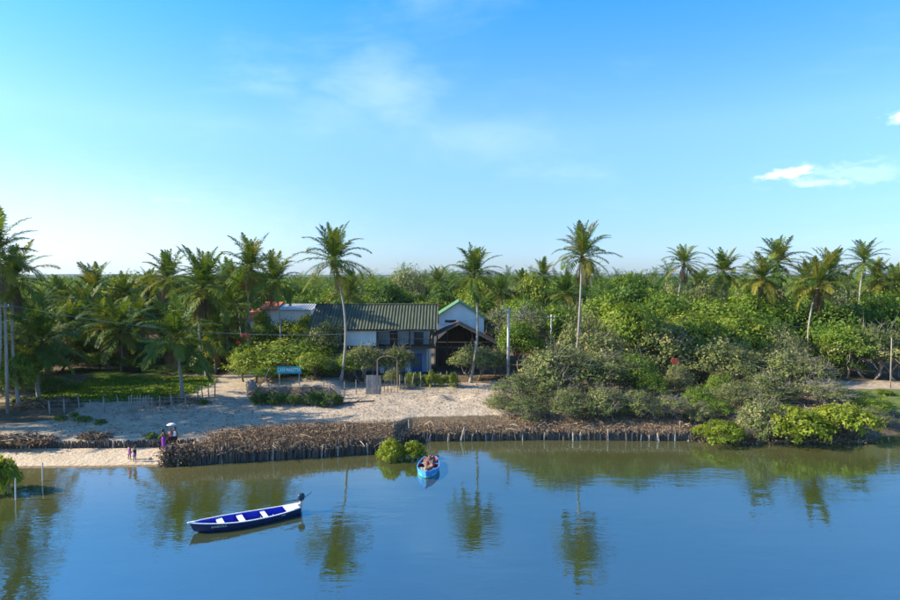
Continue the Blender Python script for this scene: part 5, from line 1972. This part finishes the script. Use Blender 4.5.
pb, ps = at_z(426, 479.5, 0), at_z(430.5, 462, 0)
mid = (pb + ps) / 2
ang = math.atan2(pb.y - ps.y, pb.x - ps.x)
Lb2 = (pb - ps).length
b2 = boat('rowing_boat', 'small light blue boat with red inside moored end-on by the mangrove', (mid.x, mid.y, .0), ang, Lb2, 1.6, .36, .20,
          'boat_sky', 'boat_red', 'boat_sky', 'boat_cyan', ((.3, .24), (.62, .24)), stern_deck=False, lower='boat_cyan')


def heap(name, label, mat, L_, W_, H_, seed, loc, rz):
    rr = np.random.default_rng(seed)
    n_, m_ = 20, 14
    vs, fs = [], []
    for i in range(n_):
        for j in range(m_):
            u, v_ = i / (n_ - 1) * 2 - 1, j / (m_ - 1) * 2 - 1
            d = max(0, 1 - u * u) ** .5 * max(0, 1 - v_ * v_) ** .5
            z = H_ * d * (.8 + .35 * math.sin(u * 6 + seed) * math.cos(v_ * 5 - seed) + rr.normal(0, .10))
            vs.append((u * L_ / 2, v_ * W_ / 2 * max(.15, (1 - u * u * .6)), z))
    for i in range(n_ - 1):
        for j in range(m_ - 1):
            a = i * m_ + j
            fs.append((a, a + m_, a + m_ + 1, a + 1))
    b0 = len(vs)
    vs += [(x, y, -.03) for x, y, z in vs]
    for i in range(n_ - 1):
        for j in range(m_ - 1):
            a = b0 + i * m_ + j
            fs.append((a, a + 1, a + m_ + 1, a + m_))
    rimv = [i * m_ for i in range(n_)] + [(n_ - 1) * m_ + j for j in range(1, m_)] + [i * m_ + m_ - 1 for i in range(n_ - 2, -1, -1)] + [j for j in range(m_ - 2, 0, -1)]
    for a, b in zip(rimv, rimv[1:] + rimv[:1]):
        fs.append((b, a, a + b0, b + b0))
    o = MB().add(vs, fs).build(name, M[mat])
    o.location = loc
    o.rotation_euler = (0, 0, rz)
    return tag(o, label, name.replace('_', ' '))


dv = Vector((math.cos(ang), math.sin(ang), 0))
heap('fishing_net', 'brown fishing net heaped in the stern of the small boat', 'net', 1.5, 1.05, .62, 3, mid - dv * (Lb2 * .27) + Vector((0, 0, .12)), ang)
heap('fishing_net', 'dark net bundle amidships in the small boat', 'net', 1.1, .8, .42, 5, mid + dv * (Lb2 * .12) + Vector((.1, 0, .08)), ang + .3)
heap('canvas_sack', 'pale canvas sack near the bow of the small boat', 'canvas', .8, .5, .36, 8, mid + dv * (Lb2 * .22) + Vector((-.22, 0, .14)), ang + .8)
oar = thing('oar', 'pale wooden oar lying along the small boat', 'oar', mid - dv * .6 + Vector((.25, 0, .52)), ang)
MB().tube([(-.9, 0, .02), (.8, 0, .0)], .025, 6).build('shaft', M['stake_pale'], oar)
MB().loft([[(x, -w, -.012), (x, w, -.012), (x, w, .012), (x, -w, .012)] for x, w in ((.78, .03), (.95, .09), (1.3, .09), (1.38, .05))]).build('blade', M['stake_pale'], oar)

# ------------------------------------------------------------------ people


def person(label, loc, rz, h, arms, stride=.03, clothes=(), hair_len=.0, facing_tilt=0.0, legs=None):
    """one continuous skinned body; +Y is the way the person faces (local)"""
    e = thing('person', label, 'person', loc, rz)
    V, E, Rd = [], [], []

    def vert(p, r, par=None):
        V.append(tuple(c * h for c in p))
        Rd.append(r * h)
        if par is not None:
            E.append((par, len(V) - 1))
        return len(V) - 1
    pel = vert((0, 0, .53), .070)
    wai = vert((0, 0, .61), .062, pel)
    che = vert((0, .005, .71), .076, wai)
    sho = vert((0, -.002, .795), .060, che)
    nk = vert((0, .0, .845), .030, sho)
    hd0 = vert((0, .012, .885), .047, nk)
    hd1 = vert((0, .008, .935), .058, hd0)
    vert((0, .0, .978), .042, hd1)
    vert((0, .068, .912), .011, hd0)      # nose
    for sg in (-1, 1):
        vert((sg * .060, 0, .915), .010, hd0)   # ears
        hip = vert((sg * .052, 0, .50), .060, pel)
        kn = vert((sg * .056, .012 + sg * stride * .5, .275), .040, hip)
        an = vert((sg * .058, sg * stride - .01, .045), .024, kn)
        vert((sg * .064, sg * stride + .075, .017), .020, an)
        s = vert((sg * .105, -.002, .80), .040, sho)
        el_, wr = arms[0 if sg < 0 else 1]
        ee = vert((sg * el_[0], el_[1], el_[2]), .029, s)
        ww = vert((sg * wr[0], wr[1], wr[2]), .019, ee)
        d = (Vector((sg * wr[0], wr[1], wr[2])) - Vector((sg * el_[0], el_[1], el_[2]))).normalized()
        palm_ = vert(Vector((sg * wr[0], wr[1], wr[2])) + d * .035, .020, ww)
        side = d.cross(Vector((0, 1, 0)) if abs(d.y) < .8 else Vector((0, 0, 1))).normalized()
        base = Vector((sg * wr[0], wr[1], wr[2])) + d * .045
        for k, (off, ln) in enumerate(((-.018, .036), (-.006, .044), (.006, .042), (.018, .032))):
            f1 = vert(base + side * off + d * ln * .5, .0056, palm_)
            vert(base + side * off + d * ln + Vector((0, .008, 0)), .0046, f1)
        th = vert(base - d * .022 + side * -.028, .0065, ww)
        vert(base + d * .004 + side * -.036, .0052, th)
    me = bpy.data.meshes.new('body')
    me.from_pydata(V, E, [])
    me.materials.append(M['skin'])
    o = link(bpy.data.objects.new('body', me), e)
    sk = o.modifiers.new('skin', 'SKIN')
    sk.use_smooth_shade = True
    for i, dt in enumerate(me.skin_vertices[0].data):
        dt.radius = (Rd[i], Rd[i])
        dt.use_root = (i == 0)
    su = o.modifiers.new('sub', 'SUBSURF')
    su.levels = 1
    su.render_levels = 1
    # hair
    hr = MB()
    rings = [ell(0, -.006 * h, z * h, a * h, b * h, 12) for z, a, b in ((.905, .060, .058), (.935, .066, .066), (.965, .060, .062), (.988, .040, .042), (1.0, .012, .012))]
    hr.loft(rings)
    ho_ = link(bpy.data.objects.new('hair', hr.mesh('hair', M['hair'], True)), e)
    ho_.location = (0, -.014 * h, .006 * h)
    if hair_len:
        MB().loft([ell(0, (-.045 - .01 * t) * h, (.95 - hair_len * t) * h, (.058 - .02 * t) * h, (.030 - .01 * t) * h, 10) for t in (0, .35, .7, 1)]).build('hair_tail', M['hair'], e, smooth=True)
    for sg in (-1, 1):
        MB().loft([ell(sg * .022 * h, (.058 + t * .004) * h, (.925 + dz) * h, a * h, a * .6 * h, 6) for dz, a, t in ((-.006, .002, 0), (0, .008, 1), (.006, .002, 0))]).build('eye', M['white'], e)
    MB().box(-.018 * h, .018 * h, .054 * h, .060 * h, .883 * h, .888 * h).build('mouth', M['cloth_rose'], e)
    for nm, mat, secs in clothes:
        MB().loft([ell(cx * h, cy * h, z * h, a * h, b * h, 16) for z, a, b, cx, cy in secs]).build(nm, M[mat], e, smooth=True)
    return e


down = ((.135, -.005, .635), (.150, .02, .48))
bent = ((.145, .02, .645), (.09, .13, .66))
raised = ((.15, .09, .70), (.10, .14, .83))
DRESS = ('dress', 'cloth_purple', ((.04, .095, .085, 0, 0), (.25, .088, .080, 0, 0), (.45, .096, .085, 0, 0), (.53, .098, .086, 0, 0), (.615, .082, .074, 0, 0)))
TOPd = ('top', 'cloth_dark', ((.605, .085, .077, 0, 0), (.70, .098, .088, 0, .003), (.78, .100, .076, 0, 0), (.815, .060, .048, 0, 0)))
person('standing person in a long purple skirt and dark top by the stake wall', ground_at(163.5, 439.8, 1.1), R(-60), 1.62, (bent, bent), .01, (DRESS, TOPd), .12)
SHORT = ('shorts', 'cloth_dark', ((.38, .125, .070, 0, 0), (.47, .122, .078, 0, 0), (.55, .098, .082, 0, 0), (.60, .080, .072, 0, 0)))


def shirt(m):
    return ('shirt', m, ((.575, .088, .078, 0, 0), (.66, .088, .080, 0, 0), (.74, .102, .090, 0, .003), (.79, .118, .076, 0, 0), (.822, .060, .048, 0, 0)))


pc = ground_at(174.8, 438.5, 1.1)
pa = ground_at(170.6, 438.6, 1.1)
person('standing person in dark shorts and white shirt under the pale parasol', pc, R(170), 1.62, (down, raised), .02, (SHORT, shirt('cloth_white')))
person('standing person in dark shorts and rose top under the pale parasol', pa, R(200), 1.56, (raised, down), .02, (SHORT, shirt('cloth_rose')), .08)
# parasol held between the two
pp = (pa + pc) / 2
um = thing('parasol', 'pale pinkish parasol held over the two people in shorts', 'parasol', (pp.x - .02, pp.y - .14, pp.z + 1.15))
MB().tube([(0, 0, 0), (0, 0, .86)], .014, 6).build('shaft', M['wire'], um)
MB().tube([(0, 0, -.06), (0, 0, .06)], .02, 6).build('handle', M['wood_dark'], um)
cv, cf = [(0, 0, .86)], []
for i in range(16):
    a = 2 * math.pi * i / 16
    k = 1.0 if i % 2 == 0 else .95
    for q, zz in ((.2, .82), (.37 * k, .72)):
        cv.append((math.cos(a) * q, math.sin(a) * q, zz))
for i in range(16):
    a, b = 1 + i * 2, 1 + ((i + 1) % 16) * 2
    cf += [(0, a, b), (a, a + 1, b + 1, b)]
co_ = MB().add(cv, cf).build('canopy', M['parasol'], um, smooth=True)
co_.modifiers.new('solid', 'SOLIDIFY').thickness = .01
for i in range(8):
    a = 2 * math.pi * i / 8
    MB().tube([(0, 0, .845), (math.cos(a) * .2, math.sin(a) * .2, .805), (math.cos(a) * .36, math.sin(a) * .36, .71)], .006, 4).build('rib', M['wire'], um)
# children on the beach
CH = ((.30, .072, .064, 0, 0), (.45, .078, .068, 0, 0), (.58, .074, .066, 0, 0))
person('small child in pink on the beach, left of the pair', ground_at(129.5, 459.5, .2), R(-20), 1.12, (down, down), .04,
       (('dress', 'cloth_pink', ((.33, .120, .098, 0, 0), (.45, .112, .092, 0, 0), (.60, .090, .080, 0, 0), (.74, .100, .088, 0, .003), (.79, .100, .072, 0, 0), (.82, .055, .046, 0, 0))),), .08)
person('small child in blue shorts at the water edge, right of the pair', ground_at(134.8, 461.5, .15), R(160), 1.15, (down, bent), .03,
       (('shorts', 'cloth_indigo', SHORT[2]), ('shirt', 'cloth_dark', shirt('x')[2])))

# laundry on the ground by the people
b_ = ground_at(168.3, 439.6, 1.1)
heap('cloth_bundle', 'lavender cloth bundle on the ground between the standing people', 'cloth_lavender', .75, .5, .30, 2, b_, .3)
b_ = ground_at(174.0, 442.2, 1.0)
bas = thing('wash_basin', 'bright blue plastic basin at the edge of the stake wall', 'basin', b_ + Vector((0, -.1, .02)))
secs = [(0, .26), (.10, .30), (.22, .36), (.25, .40), (.235, .40), (.215, .345), (.05, .27), (.045, .02)]
mb = MB().loft([ell(0, 0, z, a, a, 18) for z, a in secs])
mb.build('bowl', M['blue_plastic'], bas, smooth=True)
heap('cloth_bundle', 'blue washing piled in the plastic basin', 'blue_plastic', .56, .56, .22, 4, b_ + Vector((0, -.1, .21)), .5)

# repeats of the wood that came out with one label: say which of them it is
same = {}
for o in COL.objects:
    if o.get('group') in ('trees of the wood behind the houses', 'distant palms over the woods'):
        same.setdefault(o['label'], []).append(o)
for lab, os_ in same.items():
    if len(os_) > 1:
        os_.sort(key=lambda q: q.location.x / q.location.y)
        words = ['leftmost'] + ['second', 'third', 'fourth'][:len(os_) - 2] + ['rightmost']
        for w_, o in zip(words, os_):
            o['label'] = w_ + ' ' + lab

# ------------------------------------------------------------------ air
hzm, N_, L_ = material('haze')
ho2 = N_.new('ShaderNodeOutputMaterial')
pvn = N_.new('ShaderNodeVolumePrincipled')
pvn.inputs['Color'].default_value = (.72, .86, 1.0, 1)
pvn.inputs['Density'].default_value = .00006
pvn.inputs['Anisotropy'].default_value = .1
L_.new(pvn.outputs[0], ho2.inputs['Volume'])
hz_ = MB().box(-4600, 4600, -320, 4400, -5, 62).build('haze', hzm)
tag(hz_, 'thin pale blue air over the river and woods', 'haze', kind='stuff')
